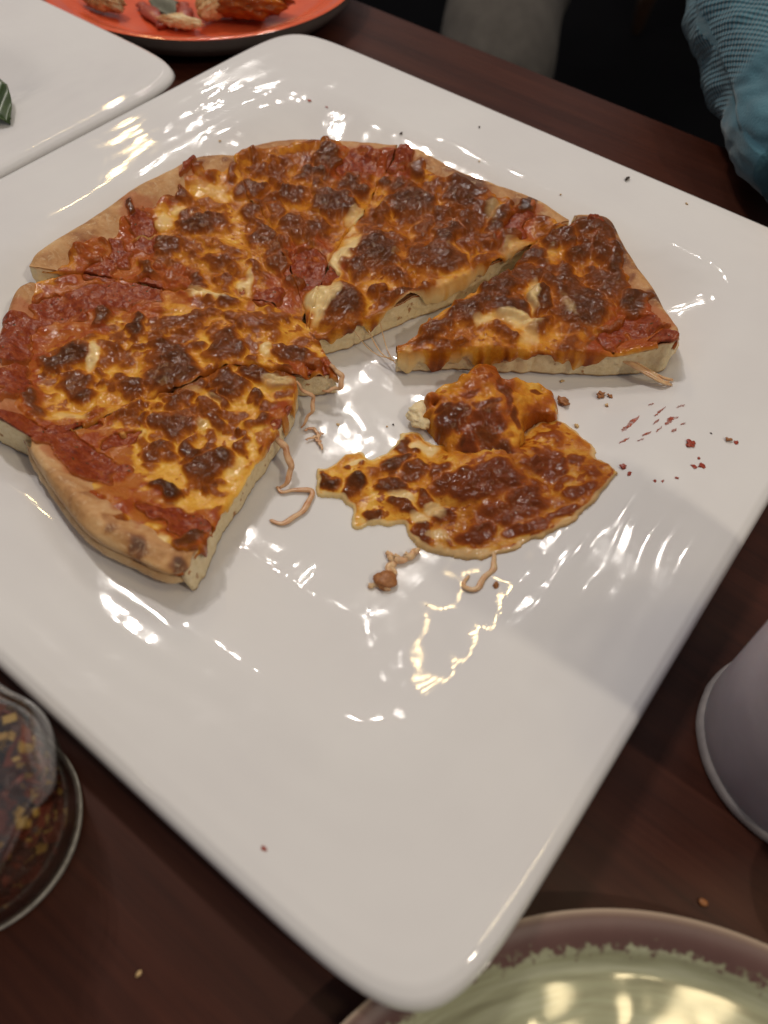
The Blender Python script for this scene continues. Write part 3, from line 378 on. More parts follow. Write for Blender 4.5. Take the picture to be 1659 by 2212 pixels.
def make_slice(key, label, base_brown, speck, rim_bare, seed):
    sl = SLICES[key]; O = [np.array(p) / 1000 for p in sl['o']]
    A = [np.array(p) / 1000 for p in sl['a']] + [O[0]]; B = [np.array(p) / 1000 for p in sl['b']] + [O[-1]]
    nu, nv = 230, 250
    P = coons(A, B, O, nu, nv)
    # ragged knife edges
    x, y = P[..., 0], P[..., 1]
    a, b = P[:, 0], P[:, -1]
    w = np.linalg.norm(a - b, axis=1)[:, None]; U = np.linspace(0, 1, nu)[None]; dcut = np.minimum(U, 1 - U) * w
    wob = (fbm(x * 260, y * 260, seed + 2, 3) - .5) * .0022 * np.exp(-dcut / .003)
    acr = (b - a) / (np.linalg.norm(b - a, axis=1)[:, None] + 1e-9)
    P = P + wob[..., None] * acr[:, None]; x, y = P[..., 0], P[..., 1]
    mid = P[:, nu // 2]; s = np.r_[0, np.cumsum(np.linalg.norm(np.diff(mid, axis=0), axis=1))]; drim = (s[-1] - s)[:, None] * np.ones((1, nu))
    c2 = np.cross(P[-1, nu // 2] - P[0, nu // 2], P[nv // 2, -1] - P[nv // 2, 0]); flip = c2 > 0
    base = plate_smooth(x, y) + .0009
    hd = dough_height(drim, dcut, x, y, seed); hd = hd * (.80 + .2 * sstep(0, .03, (s)[:, None]))
    brown, pale, sauce, lump, br = topping(x, y, seed, base_brown, speck)
    root = empty('pizza_slice', (float(mid[nv // 2][0]), float(mid[nv // 2][1]), float(base[nv // 2, nu // 2]))); tag(root, label, 'pizza slice', 'pizza slices left on the platter')
    # ---- dough body
    st = 2; Pd = P[::st, ::st]; zt = (base + hd)[::st, ::st]; bd = base[::st, ::st]; n_v, n_u = zt.shape
    V = [np.c_[Pd.reshape(-1, 2), zt.reshape(-1)]]; F = [grid_faces(n_u, n_v, flip=flip)]
    crumb = [np.zeros(n_u * n_v)]
    toast = [.14 + .75 * ellipses(x, y, BROWN, 6, *warps(x, y, 40))[::st, ::st].ravel() * .8 + .35 * (fbm(x * 60, y * 60, seed + 8, 4)[::st, ::st].ravel() - .5) + .25 * np.exp(-((drim[::st, ::st].ravel() - .009) / .006) ** 2)]
    iL = [(j, 0) for j in range(n_v - 1, -1, -1)]; iI = [(0, i) for i in range(1, n_u)]; iR = [(j, n_u - 1) for j in range(1, n_v)]; iO = [(n_v - 1, i) for i in range(n_u - 2, 0, -1)]
    loop = iL + iI + iR + iO; kindc = np.array([1.] * (len(iL) + len(iI) + len(iR)) + [0.] * len(iO))
    lj = np.array([q[0] for q in loop]); li = np.array([q[1] for q in loop]); Lp = Pd[lj, li]; Lz = zt[lj, li]; Lb = bd[lj, li]
    cen = Pd.reshape(-1, 2).mean(0); tan = np.roll(Lp, -1, 0) - np.roll(Lp, 1, 0); nrm = np.stack([tan[:, 1], -tan[:, 0]], 1); nrm /= np.linalg.norm(nrm, axis=1)[:, None] + 1e-9
    nrm *= np.sign(np.sum(nrm * (Lp - cen), 1))[:, None]
    kk = np.convolve(np.pad(kindc, 6, mode='wrap'), np.ones(13) / 13, 'valid')
    rows = 14; L = len(loop); prev = np.array([a_ * n_u + b_ for a_, b_ in loop]); off = n_u * n_v
    for r in range(1, rows + 1):
        t = r / rows; z = Lz * (1 - t) + Lb * t
        nz = (fbm(Lp[:, 0] * 300 + 9, Lp[:, 1] * 300 + z * 420, seed + 12, 3) - .5)
        out = kk * nz * .0016 * math.sin(math.pi * min(t * 1.2, 1)) + (1 - kk) * (.0016 * math.sin(math.pi * t) - .004 * t ** 3 + nz * .0007)
        q = Lp + nrm * out[:, None]; V.append(np.c_[q, np.maximum(z, plate_smooth(q[:, 0], q[:, 1]) + .0006)]); crumb.append(kk * (1 - .8 * (t > .93)))
        toast.append((.02 + .22 * (1 - t) + .55 * sstep(.86, 1, t)) * np.ones(L) + .25 * (fbm(Lp[:, 0] * 90, Lp[:, 1] * 90, seed + 3, 3) - .5))
        cur = off + np.arange(L); f = np.stack([prev, cur, np.roll(cur, -1), np.roll(prev, -1)], 1); F.append(f if flip else f[:, ::-1]); prev = cur; off += L
    V.append(np.r_[cen, float(bd.mean())][None]); crumb.append([0]); toast.append([.6])
    f = np.stack([prev, np.full(L, off), np.full(L, off), np.roll(prev, -1)], 1); F.append(f if flip else f[:, ::-1])
    V = np.vstack(V); Fq = np.vstack(F)
    stain = np.zeros(len(V)); stain[:n_u * n_v] = (sstep(.05, .6, ellipses(x, y, SAUCE, 7.0, *warps(x, y, 44), (1.6, .8))) * .7)[::st, ::st].ravel() + .30 * sstep(rim_bare - .006, rim_bare + .004, drim[::st, ::st].ravel())
    mesh_np('crust', V, to_tris(Fq), DOUGH, root, dict(crumb=np.concatenate(crumb), toast=np.concatenate(toast), stain=np.clip(stain, 0, 1)))
    # ---- sauce and cheese layers with skirts hanging over the cuts
    bare = rim_bare + .010 * (fbm(x * 75, y * 75, seed + 21, 3) - .5)
    inner = sstep(bare - .003, bare + .006, np.maximum(drim, 0) + .006 * sstep(.2, .8, br))
    cov = inner * (1 - sstep(.35, .85, sauce) * (1 - sstep(.3, .7, br)) * (1 - sstep(.5, .8, pale)))
    thick = .0012 + .0012 * pale + np.maximum(lump, -.0006) * sstep(-.004, .010, drim - bare)
    zc = base + hd + np.where(cov > .02, thick * cov, 0) - .0022 * (1 - cov) 
    zs = base + hd + .0011 * sstep(.2, .5, sauce) + .0034 * sstep(.25, .8, sauce) * (fbm(x * 150, y * 150, 97, 3) - .3) - .0016 * (1 - np.maximum(sstep(.15, .4, sauce), .55 * inner)) 
    def layer(name, Z, cover, mat, attrs, drip, reach):
        K = 6; cols = []
        AT = {k: [] for k in attrs}; XY = []; ZZ = []
        for side in (0, 1):
            e = 0 if side == 0 else nu - 1; sg = -1 if side == 0 else 1
            dn = drip * (.15 + 1.7 * sstep(.3, .85, fbm(P[:, e, 0] * 75, P[:, e, 1] * 75, seed + 50 + side, 3, .6)))[:, None]
            ks = np.arange(1, K + 1)[None] / K
            o = reach * np.sin(ks * math.pi * .75) * cover[:, e][:, None]
            xy = P[:, e][:, None] + sg * acr[:, None] * o[..., None]
            z = Z[:, e][:, None] - dn * ks ** 1.3 * np.clip(cover[:, e], .2, 1)[:, None]
            z = np.maximum(z, base[:, e][:, None] + .0004)
            if side == 0: xy, z = xy[:, ::-1], z[:, ::-1]
            XY.append(xy); ZZ.append(z)
            for k, v in attrs.items():
                sk = np.repeat(v[:, e][:, None], K, 1)
                kd = ks if side else ks[:, ::-1]
                if k != 'core': sk = np.repeat(np.convolve(np.pad(v[:, e], 9, mode='edge'), np.ones(19) / 19, 'valid')[:, None], K, 1)
                vv = fbm(P[:, e, 0] * 110, P[:, e, 1] * 110, seed + 71, 3)[:, None]
                if k == 'brown': sk = sk * (.85 - .45 * kd) + .5 * sstep(.55, .7, vv) * kd
                if k == 'pale': sk = np.clip(sk + .85 * kd * sstep(.58, .42, vv), 0, 1)
                if k == 'red': sk = sk * (1 - .6 * kd)
                AT[k].append(sk)
        G = np.concatenate([XY[0], P, XY[1]], 1); Z2 = np.concatenate([ZZ[0], Z, ZZ[1]], 1); n_c = nu + 2 * K
        C2 = np.concatenate([np.repeat(cover[:, :1], K, 1), cover, np.repeat(cover[:, -1:], K, 1)], 1)
        Fc = grid_faces(n_c, nv, flip=flip); keep = C2.ravel()[Fc].max(1) > .01; Fc = Fc[keep]
        Va = np.c_[G.reshape(-1, 2), Z2.reshape(-1)]
        used = np.unique(Fc); mp = np.zeros(len(Va), int); mp[used] = np.arange(len(used))
        return mesh_np(name, Va[used], mp[Fc], mat, root, {k: np.concatenate([AT[k][0], attrs[k], AT[k][1]], 1).ravel()[used] for k in attrs})
    layer('sauce', zs, np.maximum(sstep(.1, .3, sauce), .6 * inner), SAUCE_M, dict(core=sstep(.25, .8, sauce)), .0012, .0003)
    red = sstep(.05, .5, ellipses(x, y, SAUCE, 9.0, *warps(x, y, 44), (2.0, .9))) * .95 * (1 - pale) * (1 - sstep(.4, .8, br))
    layer('cheese', zc, cov, CHEESE, dict(brown=brown, pale=pale, red=red), .0085 if key == 'A' else .0055, .0019)
    return root
make_slice('D', 'pizza slice at upper left with bare tan crust and long dark browned patch', .36, .9, .013, 100)
make_slice('C', 'narrow pizza slice at the top, between two cuts, with red tomato at its tip', .43, 1, .008, 200)
make_slice('B', 'pizza slice with thick charred cheese, its pale cut side facing the gap', .42, 1, .012, 300)
make_slice('A', 'pizza slice pulled away to the right with cheese strings at both ends', .42, 1, .012, 400)
make_slice('E', 'pizza slice running off the left side with wide bare red sauce', .28, .9, .013, 500)
fs = make_slice('F', 'nearest pizza slice at lower left with puffy crust and two red sauce patches', .20, .9, .013, 600)

# ------------------------------------------------------------------ torn leftover piece
def poly_sdf(x, y, poly):
    P = np.array(poly) / 1000; d = np.full(x.shape, 1e9); ins = np.zeros(x.shape, bool); n = len(P)
    for i in range(n):
        a, b = P[i], P[(i + 1) % n]; e = b - a; wx, wy = x - a[0], y - a[1]
        t = np.clip((wx * e[0] + wy * e[1]) / (e @ e + 1e-15), 0, 1); d = np.minimum(d, np.hypot(wx - e[0] * t, wy - e[1] * t))
        c = ((a[1] > y) != (b[1] > y)) & (x < (b[0] - a[0]) * (y - a[1]) / (b[1] - a[1] + 1e-15) + a[0]); ins ^= c
    return np.where(ins, d, -d)
def sheet(name, poly, hfun, mat, parent, g=.00045, rag=.0016):
    P = resample(list(poly) + [poly[0]], 200); lo = P.min(0) / 1000 - .003; hi = P.max(0) / 1000 + .003
    X, Y = np.meshgrid(np.arange(lo[0], hi[0], g), np.arange(lo[1], hi[1], g))
    wx, wy = warps(X, Y, 77); sd = poly_sdf(X + wx * rag, Y + wy * rag, P)
    Z, at = hfun(X, Y, sd); F = grid_faces(X.shape[1], X.shape[0]); keep = sd.ravel()[F].max(1) > -.0016; F = F[keep]
    used = np.unique(F); mp = np.zeros(X.size, int); mp[used] = np.arange(len(used))
    V = np.c_[X.ravel(), Y.ravel(), Z.ravel()][used]
    return mesh_np(name, V, mp[F], mat, parent, {k: v.ravel()[used] for k, v in at.items()})
def edge_round(sd, w): 
    t = np.clip(sd / w, 0, 1); return np.sqrt(np.clip(1 - (1 - t) ** 2, 0, 1))
def h_sheet(x, y, sd):
    wx, wy = warps(x, y, 40); br = ellipses(x, y, SHEET_BROWN, 4.0, wx, wy, (1.2, .55)); pa = ellipses(x, y, SHEET_PALE, 3.5, wx, wy, (1.25, .4))
    n1 = fbm(x * 150, y * 150, 160, 4, .55); n2 = fbm(x * 330, y * 330, 170, 3, .55)
    th = .0026 + .0018 * br * (.5 + .8 * n2) + .0036 * (fbm(x * 90, y * 90, 180, 3) - .45) + .0008 * (n2 - .5)
    F2 = np.hypot(x - NECK[0], y - NECK[1]); th = th + .0045 * sstep(.026, .006, F2)
    th = th * (.5 + .5 * sstep(.001, .014, sd))
    z = plate_smooth(x, y) + .0003 + th * edge_round(sd, .0030) - .0022 * (sd < 0)
    brown = np.maximum(br * (.80 + .5 * (n2 - .4)), .26 + .5 * (n1 - .5)) * (1 - .7 * pa * (br < .4)); brown = np.maximum(brown, .5 * sstep(.6, .68, n2) * (1 - pa))
    return z, dict(brown=brown, pale=np.maximum(pa, .9 * sstep(.0024, .0008, sd)), red=.35 * sstep(.05, .09, x + .25 * y) + 0 * x)
lf = tag(empty('torn_pizza_piece', (.085, -.02, .009)), 'torn flap of browned pizza cheese folded over itself in the empty part of platter', 'pizza scrap')
sheet('cheese_sheet', SHEET, h_sheet, CHEESE, lf, rag=.0028)
def h_flap(x, y, sd):
    n1 = fbm(x * 120, y * 120, 260, 3, .5); n2 = fbm(x * 300, y * 300, 270, 3, .5)
    pl_ = [a + c * x * 1000 + e * y * 1000 for a, c, e in FLAP_PLANES]        # folded roof: front, top and right faces meeting in creases
    k_ = 1.1; H = -k_ * np.log(sum(np.exp(-np.clip(q * .72, -40, 60) / k_) for q in pl_)) / 1000
    th = H + .0060 * (fbm(x * 95, y * 95, 280, 3, .55) - .45) + .0016 * (n2 - .5)
    z = plate_smooth(x, y) + .001 + np.maximum(th, .002) * (.12 + .88 * edge_round(sd, .0022)) * (sd > -.0004) - .004 * (sd <= -.0004)
    wx, wy = warps(x, y, 40); br = ellipses(x, y, FLAP_BROWN_SHADE, 4.0, wx, wy, (1.3, .5))
    brown = np.maximum(br * (.9 + .4 * (n2 - .4)), .34 + .6 * (n1 - .5))
    return z, dict(brown=np.clip(brown, .05, 1), pale=np.zeros_like(x), red=.30 * sstep(.45, .6, n1) + .1)
sheet('folded_flap', FLAP, h_flap, CHEESE, lf, rag=.0042)

def blob(name, loc, r, mat, parent=None, seed=0, flat=.6, sub=2, rough=.35, attrs=None):
    me = bpy.data.meshes.new(name); bm = bmesh.new(); bmesh.ops.create_icosphere(bm, subdivisions=sub, radius=1)
    co = np.array([v.co for v in bm.verts]); k = 1 + rough * ((fbm(co[:, 0] * 1.7 + seed * 5.3, co[:, 1] * 1.7 + co[:, 2] * 1.3, seed, 3) - .5) * 2)
    sx, sy = 1 + .35 * math.sin(seed * 1.7), 1 - .3 * math.sin(seed * 2.3)
    for v, q, kk in zip(bm.verts, co, k): v.co = Vector((q[0] * kk * r * sx, q[1] * kk * r * sy, q[2] * kk * r * flat))
    zmin = min(v.co.z for v in bm.verts)
    for v in bm.verts: v.co.z -= zmin
    bm.to_mesh(me); bm.free(); me.polygons.foreach_set('use_smooth', [True] * len(me.polygons))
    for n, val in (attrs or {}).items():
        a = me.attributes.new(n, 'FLOAT', 'POINT'); a.data.foreach_set('value', [val] * len(me.vertices))
    o = link(name, me, mat); o.location = loc
    if parent: o.parent = parent; o.matrix_parent_inverse = Matrix.Translation(parent.location).inverted()
    return o
b_ = blob('bread_chunk', (CHUNK[0], CHUNK[1], .0105), .0046, DOUGH, lf, 5, .55, 4, .55, dict(crumb=1., toast=.2))

# ------------------------------------------------------------------ cheese strands
def strand(name, key, r0, r1, mat, parent=None, zoff=0., arch=0., wob=.0004):
    p = resample(STRANDS[key], 60) / 1000; t = np.linspace(0, 1, 60)
    p[:, 2] = np.maximum(p[:, 2], plate_smooth(p[:, 0], p[:, 1]) + r0 * .5)
    p[:, 0] += wob * np.sin(t * 23); p[:, 1] += wob * np.cos(t * 17)
    rr = .72 * (r0 + (r1 - r0) * t) * (.5 + 1.0 * fbm(t * 7, t * 0, 5 + len(key), 3))
    rr = rr * (.45 + .55 * np.sin(np.pi * np.clip(t * .93 + .05, 0, 1)) ** .5); rr[-1] *= .3
    V, F = tube_np(p, rr * 1.25, 10); V[:600, 2] = np.repeat(p[:, 2], 10) + (V[:600, 2] - np.repeat(p[:, 2], 10)) * .55; return mesh_np(name, V, to_tris(F), mat, parent)
SM = mat_plain('thin_sauce_film', (.34, .035, .012), (.46, .09, .03), 900, .25); SM.l(SM.ramp(SM.noise(700, 3, .6), [(.35, (.25,) * 3), (.6, (.9,) * 3)]), SM.b.inputs['Alpha']); SMEAR_M = SM.m
RED_STRAND = mat_plain('sauce_stained_strand', (.50, .22, .10), (.66, .44, .25), 300, .3).m
sE = [o for o in COL.objects if o.get('label', '').startswith('pizza slice running')][0]
sA = [o for o in COL.objects if o.get('label', '').startswith('pizza slice pulled')][0]
sB = [o for o in COL.objects if o.get('label', '').startswith('pizza slice with thick')][0]
strand('cheese_strand', 'E1', .0011, .0006, RED_STRAND, sE, .010)
strand('cheese_strand', 'E2', .0014, .0008, RED_STRAND, sE, .013)
strand('cheese_strand', 'F1', .0016, .0011, RED_STRAND, fs, .010)
strand('cheese_strand', 'G1', .0013, .0009, STRAND, lf, .002)
strand('cheese_strand', 'A1', .0020, .0008, STRAND, sA, .012)
for k, (dx, dy, r) in enumerate(((0, .0015, .0006), (.001, -.0012, .0005))):
    p = resample([(q[0] / 1000 + dx, q[1] / 1000 + dy, q[2] / 1000) for q in STRANDS['A1']], 40)
    V, F = tube_np(p, np.full(40, r), 6); mesh_np('cheese_strand', V, to_tris(F), STRAND, sA)
# thin threads bridging two slices, anchored on the pulled slice
tipA = np.array(SLICES['A']['a'][0]) / 1000; bl = resample(SLICES['B']['b'], 60) / 1000
for k, (i, r, dz) in enumerate(((8, .00022, .010), (11, .0003, .009), (14, .00022, .010))):
    a = np.r_[bl[i], plate_smooth(*bl[i]) + dz]; b = np.r_[tipA + np.array([.0015 * k - .002, -.0008 * k]), plate_smooth(*tipA) + .006]
    t = np.linspace(0, 1, 24)[:, None]; p = a + (b - a) * t; p[:, 2] -= .0045 * np.sin(t[:, 0] * math.pi)
    V, F = tube_np(p, np.full(24, r), 6); mesh_np('cheese_thread', V, to_tris(F), STRAND, sA)
o = strand('cheese_strand', 'L1', .0011, .0012, RED_STRAND); tag(o, 'curled reddish cheese strand lying right of the nearest slice', 'cheese strand')
o = strand('cheese_strand', 'L2', .0006, .0005, RED_STRAND); tag(o, 'tiny straight orange cheese thread above the curled strand', 'cheese strand', 'cheese threads below the slice tip')
o = strand('cheese_strand', 'L3', .0007, .0005, RED_STRAND); tag(o, 'short cheese thread pointing down below the slice tip', 'cheese strand', 'cheese threads below the slice tip')
o = strand('cheese_strand', 'L4', .0007, .0006, RED_STRAND); tag(o, 'small hooked cheese thread below the slice tip', 'cheese strand', 'cheese threads below the slice tip')

# loose shred with a red bit, below the torn piece
sh = LOOSE
rt = tag(empty('cheese_shred', (sh[0][0][0] / 1000, sh[0][0][1] / 1000, .009)), 'pale stringy cheese shred with a red brown crumb below the torn piece', 'cheese scrap')
for q, r in zip(sh[:-1], (.0012, .0016, .0011, .0009)):
    p = resample(q, 30) / 1000; t = np.linspace(0, 1, 30); p = np.c_[p[:, :2], plate_smooth(p[:, 0], p[:, 1]) + r * .9]; p[:, :2] += .0006 * np.stack([np.sin(t * 19), np.cos(t * 14)], 1)
    V, F = tube_np(p, r * (.6 + .8 * vn(t * 9, t * 0, 3)), 8); mesh_np('cheese_string', V, to_tris(F), STRAND, rt)
q = sh[-1]; blob('browned_bit', (q[0] / 1000, q[1] / 1000, float(plate_smooth(q[0] / 1000, q[1] / 1000))), .0032, CRUMB_M[1], rt, 8, .6, 3)

# crumbs and sauce marks on the platter
CRUMB_TEXT = ('large brown crumb just below the crust of the pulled away slice', 'small brown crumb beside the large brown one below the pulled away slice',
 'tiny pale crumb below the pair of brown crumbs', 'pale crumb just above the tip of the folded flap', 'tan crumb right of the neck of the folded flap',
 'round brown crumb beside the cheese string under the torn piece', 'black burnt speck in the gap left of the folded flap', 'tiny pale speck beside the black one left of the folded flap',
 'tiny pale speck near the hooked cheese threads', 'red sauce blob at the right tip of the torn piece', 'small red speck below the blob at the torn piece tip',
 'biggest red sauce blob right of the sauce streaks', 'brown crumb far right of the biggest sauce blob', 'small red speck at the far right beside the brown crumb',
 'upper red speck of the trio under the biggest sauce blob', 'left red speck of the trio under the biggest sauce blob', 'right red speck of the trio under the biggest sauce blob',
 'right red speck of the lowest row below the streaks', 'middle red speck of the lowest row below the streaks', 'left red speck of the lowest row below the streaks',
 'minute black speck above the biggest sauce blob', 'biggest black burnt crumb on the far right rim of the platter', 'pale speck on the far rim above the crust of the pulled slice',
 'pale speck on the far right rim past the black crumb', 'black speck on the far rim behind the top crust', 'black speck on the far rim right of the glints', 'faint pale speck near the far rim glints',
 'left red speck on the far left rim of the platter', 'right red speck on the far left rim of the platter', 'pale speck on the left rim between the glints and crust',
 'flat brown crumb at the right tip of the folded flap', 'lone red speck on the near corner of the platter', 'right black speck on the empty middle of the platter', 'left black speck on the empty middle of the platter',
 'tiny pale speck right of the slice tips', 'pale crumb under the middle of the pulled away slice', 'small brown crumb above the red sauce streaks')
for k, (cx, cy, cz, r, kd) in enumerate(CRUMBS):
    x, y = cx / 1000, cy / 1000
    o = blob('pizza_crumb' if kd != 3 else 'sauce_speck', (x, y, float(plate_z(x, y)) - .0001), r * .66 / 1000, CRUMB_M[kd], None, k, .55 if kd != 3 else .2, 3, .95)
    lab = CRUMB_TEXT[k]; grp = 'crumbs and specks on the platter'
    tag(o, lab, 'crumb' if kd != 3 else 'sauce speck', grp)
for k, (x0, y0, x1, y1, w) in enumerate(SMEARS):
    n = 26; t = np.linspace(0, 1, n); c = np.stack([x0 + (x1 - x0) * t, y0 + (y1 - y0) * t], 1) / 1000
    d = c[-1] - c[0]; nn = np.array([-d[1], d[0]]) / (np.linalg.norm(d) + 1e-9); ww = w / 2000 * np.sin(np.pi * np.clip(t, .02, .98)) ** .6 * (.35 + 1.2 * vn(t * 7, t * 0 + k, k))
    m_ = 7; V = []
    for j in range(m_):
        s = -1 + 2 * j / (m_ - 1); q = c + nn * (s * ww + .0004 * (vn(t * 9, t * 0 + k, 3) - .5))[:, None]; V.append(np.c_[q, plate_z(q[:, 0], q[:, 1]) + .0001 + .0004 * (1 - s * s)])
    o = mesh_np('sauce_smear', np.stack(V, 1).reshape(-1, 3), grid_faces(m_, n), SMEAR_M); tag(o, 'thin red sauce streak on the platter right of the torn piece', 'sauce smear', 'sauce streaks right of the torn piece')

# ------------------------------------------------------------------ second platter's leaf
lm = mat_plain('basil_green', (.012, .03, .006), (.05, .09, .018), 160, .35).m
n = 40; m_ = 21; t = np.linspace(0, 1, n)[:, None]; s = np.linspace(-1, 1, m_)[None]
wd = .013 * np.sin(np.pi * np.clip(t, .01, .99)) ** .7
lx = -.253 + t * .043 + 0 * s; ly = .005 + s * wd * .9 + .003 * np.sin(t * 5); lz = .0275 - .0015 + .0045 * np.abs(s) * np.sin(np.pi * t) + .0012 * np.sin(t * 18 + s * 3) + .003 * (1 - t)
V = np.stack([lx, ly, lz], -1).reshape(-1, 3)
lf2 = mesh_np('herb_leaf', V, grid_faces(m_, n, flip=False), lm); so = lf2.modifiers.new('thick', 'SOLIDIFY'); so.thickness = .0006
tag(lf2, 'dark green herb leaf lying on the upper left platter', 'leaf')

# ------------------------------------------------------------------ coral plate with scraps
CC = np.array((-.287, .209)); CRAD = .107
cm = M('coral_glaze'); cm.color(cm.ramp(cm.noise(22, 4, .6), [(.3, (.60, .075, .030)), (.7, (.80, .15, .055))])); cm.set(Roughness=.12, IOR=1.5)
cm.bump(cm.noise(60, 2), .25, .002)
gm = mat_plain('grey_clay', (.15, .125, .112), (.20, .17, .155), 40, .5).m
rp = empty('coral_plate', (CC[0], CC[1], 0)); tag(rp, 'round glossy orange red plate with grey outside and food scraps at the top', 'plate')
prof = [(.0005, .0065), (.06, .0065), (.074, .0072), (.083, .0095), (.090, .0135), (.098, .0178), (.103, .0196), (.1055, .0203), (.107, .0198)]
pr = resample(prof, 60); V, F = lathe_np(pr, 160); V[:, 2] += .0005 * (fbm(V[:, 0] * 40, V[:, 1] * 40, 4, 2) - .5); V[:, :2] += CC
mesh_np('glazed_dish', V, F[:, ::-1][:, ::-1], cm.m, rp)
pr = resample([(.107, .0198), (.1062, .0185), (.1045, .013), (.098, .0065), (.088, .002), (.080, .0), (.06, .0), (.055, .003), (.0005, .003)], 40, False); V, F = lathe_np(pr, 160); V[:, :2] += CC
mesh_np('outer_wall', V, F, gm, rp)
def chunk(name, loc, size, rot, seed, label, cat, colmix):
    me = bpy.data.meshes.new(name); bm = bmesh.new(); bmesh.ops.create_icosphere(bm, subdivisions=5, radius=1)
    co = np.array([v.co for v in bm.verts]); k = 1 + .5 * (fbm(co[:, 0] * 1.6 + seed, co[:, 1] * 1.6 + co[:, 2], seed, 4, .55) - .5) + 0.42 * (fbm(co[:, 0] * 5 + seed, co[:, 1] * 6 + co[:, 2] * 5, seed + 4, 4, .6) - .5)
    ca, sa_ = math.cos(rot), math.sin(rot); q = co * k[:, None] * np.array(size); q = np.c_[q[:, 0] * ca - q[:, 1] * sa_, q[:, 0] * sa_ + q[:, 1] * ca, q[:, 2]]
    q[:, 2] -= q[:, 2].min()
    for v, p in zip(bm.verts, q): v.co = Vector(p)
    bm.to_mesh(me); bm.free(); me.polygons.foreach_set('use_smooth', [True] * len(me.polygons)); nv = len(me.vertices)
    up = q[:, 2] / q[:, 2].max(); nn = fbm(co[:, 0] * 2.2, co[:, 1] * 2.2 + co[:, 2], seed + 9, 4)
    for n_, val in dict(crumb=sstep(.5, .62, nn) * colmix[0], toast=colmix[1] + .8 * (nn - .5), brown=np.clip(.5 + 1.2 * (nn - .5), 0, 1), pale=np.zeros(nv), red=np.full(nv, .5)).items():
        a = me.attributes.new(n_, 'FLOAT', 'POINT'); a.data.foreach_set('value', np.ascontiguousarray(np.broadcast_to(val, nv), np.float32))
    o = link(name, me, DOUGH if colmix[2] == 'd' else CHEESE); o.location = loc; tag(o, label, cat); return o
SC = SCRAPS
chunk('pizza_scrap', (*SC[0], .0078), (.030, .016, .010), .55, 3, 'bitten pizza end with browned topping on the orange plate', 'pizza scrap', (1, .4, 'c'))
chunk('crust_scrap', (*SC[1], .0085), (.0105, .007, .008), 1.1, 6, 'pale bread lump at the bitten end on the orange plate', 'bread scrap', (1, .25, 'd'))
chunk('crust_scrap', (*SC[2], .0085), (.016, .007, .006), .2, 9, 'toasted crust end at the left of the orange plate', 'bread scrap', (.5, .5, 'd'))
chunk('crust_scrap', (*SC[3], .0078), (.014, .0045, .0036), .45, 12, 'small pale crust piece in the middle of the orange plate', 'bread scrap', (.9, .2, 'd'))
# slice remnants: two dark red strips meeting in a V with a grey green leaf between them
for q0, q1, lab in ((SC[4], SC[5], 'left dark red sauced strip of a V on the orange plate'), (SC[6], SC[7], 'right dark red sauced strip of a V on the orange plate')):
    a = np.array(q0); b = np.array(q1); p = np.c_[a + (b - a) * np.linspace(0, 1, 40)[:, None], np.full(40, .0118)]
    V, F = tube_np(p, .0048 * (.7 + .6 * vn(np.linspace(0, 6, 40), np.zeros(40), 2)), 14); V[:, 2] = .0070 + (V[:, 2] - .0070) * .35; o = mesh_np('sauce_strip', V, to_tris(F), CRUMB_M[3]); tag(o, lab, 'pizza scrap')
gq = [SC[8], SC[9], SC[10]]; gmat = mat_plain('grey_green_leaf', (.10, .10, .07), (.17, .17, .12), 90, .5).m
t = np.linspace(0, 1, 24)[:, None]; s = np.linspace(0, 1, 16)[None]
q = (1 - t)[..., None] * np.array(gq[2]) + t[..., None] * ((1 - s)[..., None] * np.array(gq[0]) + s[..., None] * np.array(gq[1]))
V = np.c_[q.reshape(-1, 2), (.0105 + .002 * np.sin(t * 6 + s * 4)).reshape(-1)]
o = mesh_np('wilted_leaf', V, grid_faces(16, 24), gmat); so = o.modifiers.new('thick', 'SOLIDIFY'); so.thickness = .001; tag(o, 'grey green wilted leaf between two red strips on orange plate', 'leaf')

# ------------------------------------------------------------------ pale green plate with brown rim
SG = np.array((.2634, -.2084)); 
sp = empty('green_plate', (SG[0], SG[1], 0)); tag(sp, 'round plate with brushed pale green glaze and brown rim under the near platter corner', 'plate')
m = M('brushed_green_glaze')
tc = m.n('ShaderNodeTexCoord'); sep = m.n('ShaderNodeSeparateXYZ'); m.l(tc.outputs['Object'], sep.inputs[0])
rad = m.math('SQRT', m.math('ADD', m.math('POWER', sep.outputs[0], 2.0), m.math('POWER', sep.outputs[1], 2.0)))
ang = m.math('ARCTAN2', sep.outputs[1], sep.outputs[0])
cmb = m.n('ShaderNodeCombineXYZ'); m.l(m.math('MULTIPLY', ang, 3.0), cmb.inputs[0]); m.l(m.math('MULTIPLY', rad, 330.0), cmb.inputs[1])
ns = m.n('ShaderNodeTexNoise'); ns.inputs['Scale'].default_value = 1.0; ns.inputs['Detail'].default_value = 5; m.l(cmb.outputs[0], ns.inputs['Vector'])
green = m.ramp(ns.outputs[0], [(.3, (.25, .245, .15)), (.5, (.38, .385, .25)), (.72, (.52, .53, .38))])
cmb2 = m.n('ShaderNodeCombineXYZ'); m.l(m.math('MULTIPLY', ang, 34.0), cmb2.inputs[0]); m.l(m.math('MULTIPLY', rad, 420.0), cmb2.inputs[1])
ns2 = m.n('ShaderNodeTexNoise'); ns2.inputs['Scale'].default_value = 1.0; ns2.inputs['Detail'].default_value = 5; ns2.inputs['Roughness'].default_value = .65; m.l(cmb2.outputs[0], ns2.inputs['Vector'])
edge = m.math('ADD', rad, m.math('MULTIPLY', m.math('SUBTRACT', ns2.outputs[0], .5), .014))
isrim = m.ramp(m.math('MULTIPLY', edge, 5.0), [(.4950, (0,) * 3), (.4985, (1,) * 3)])
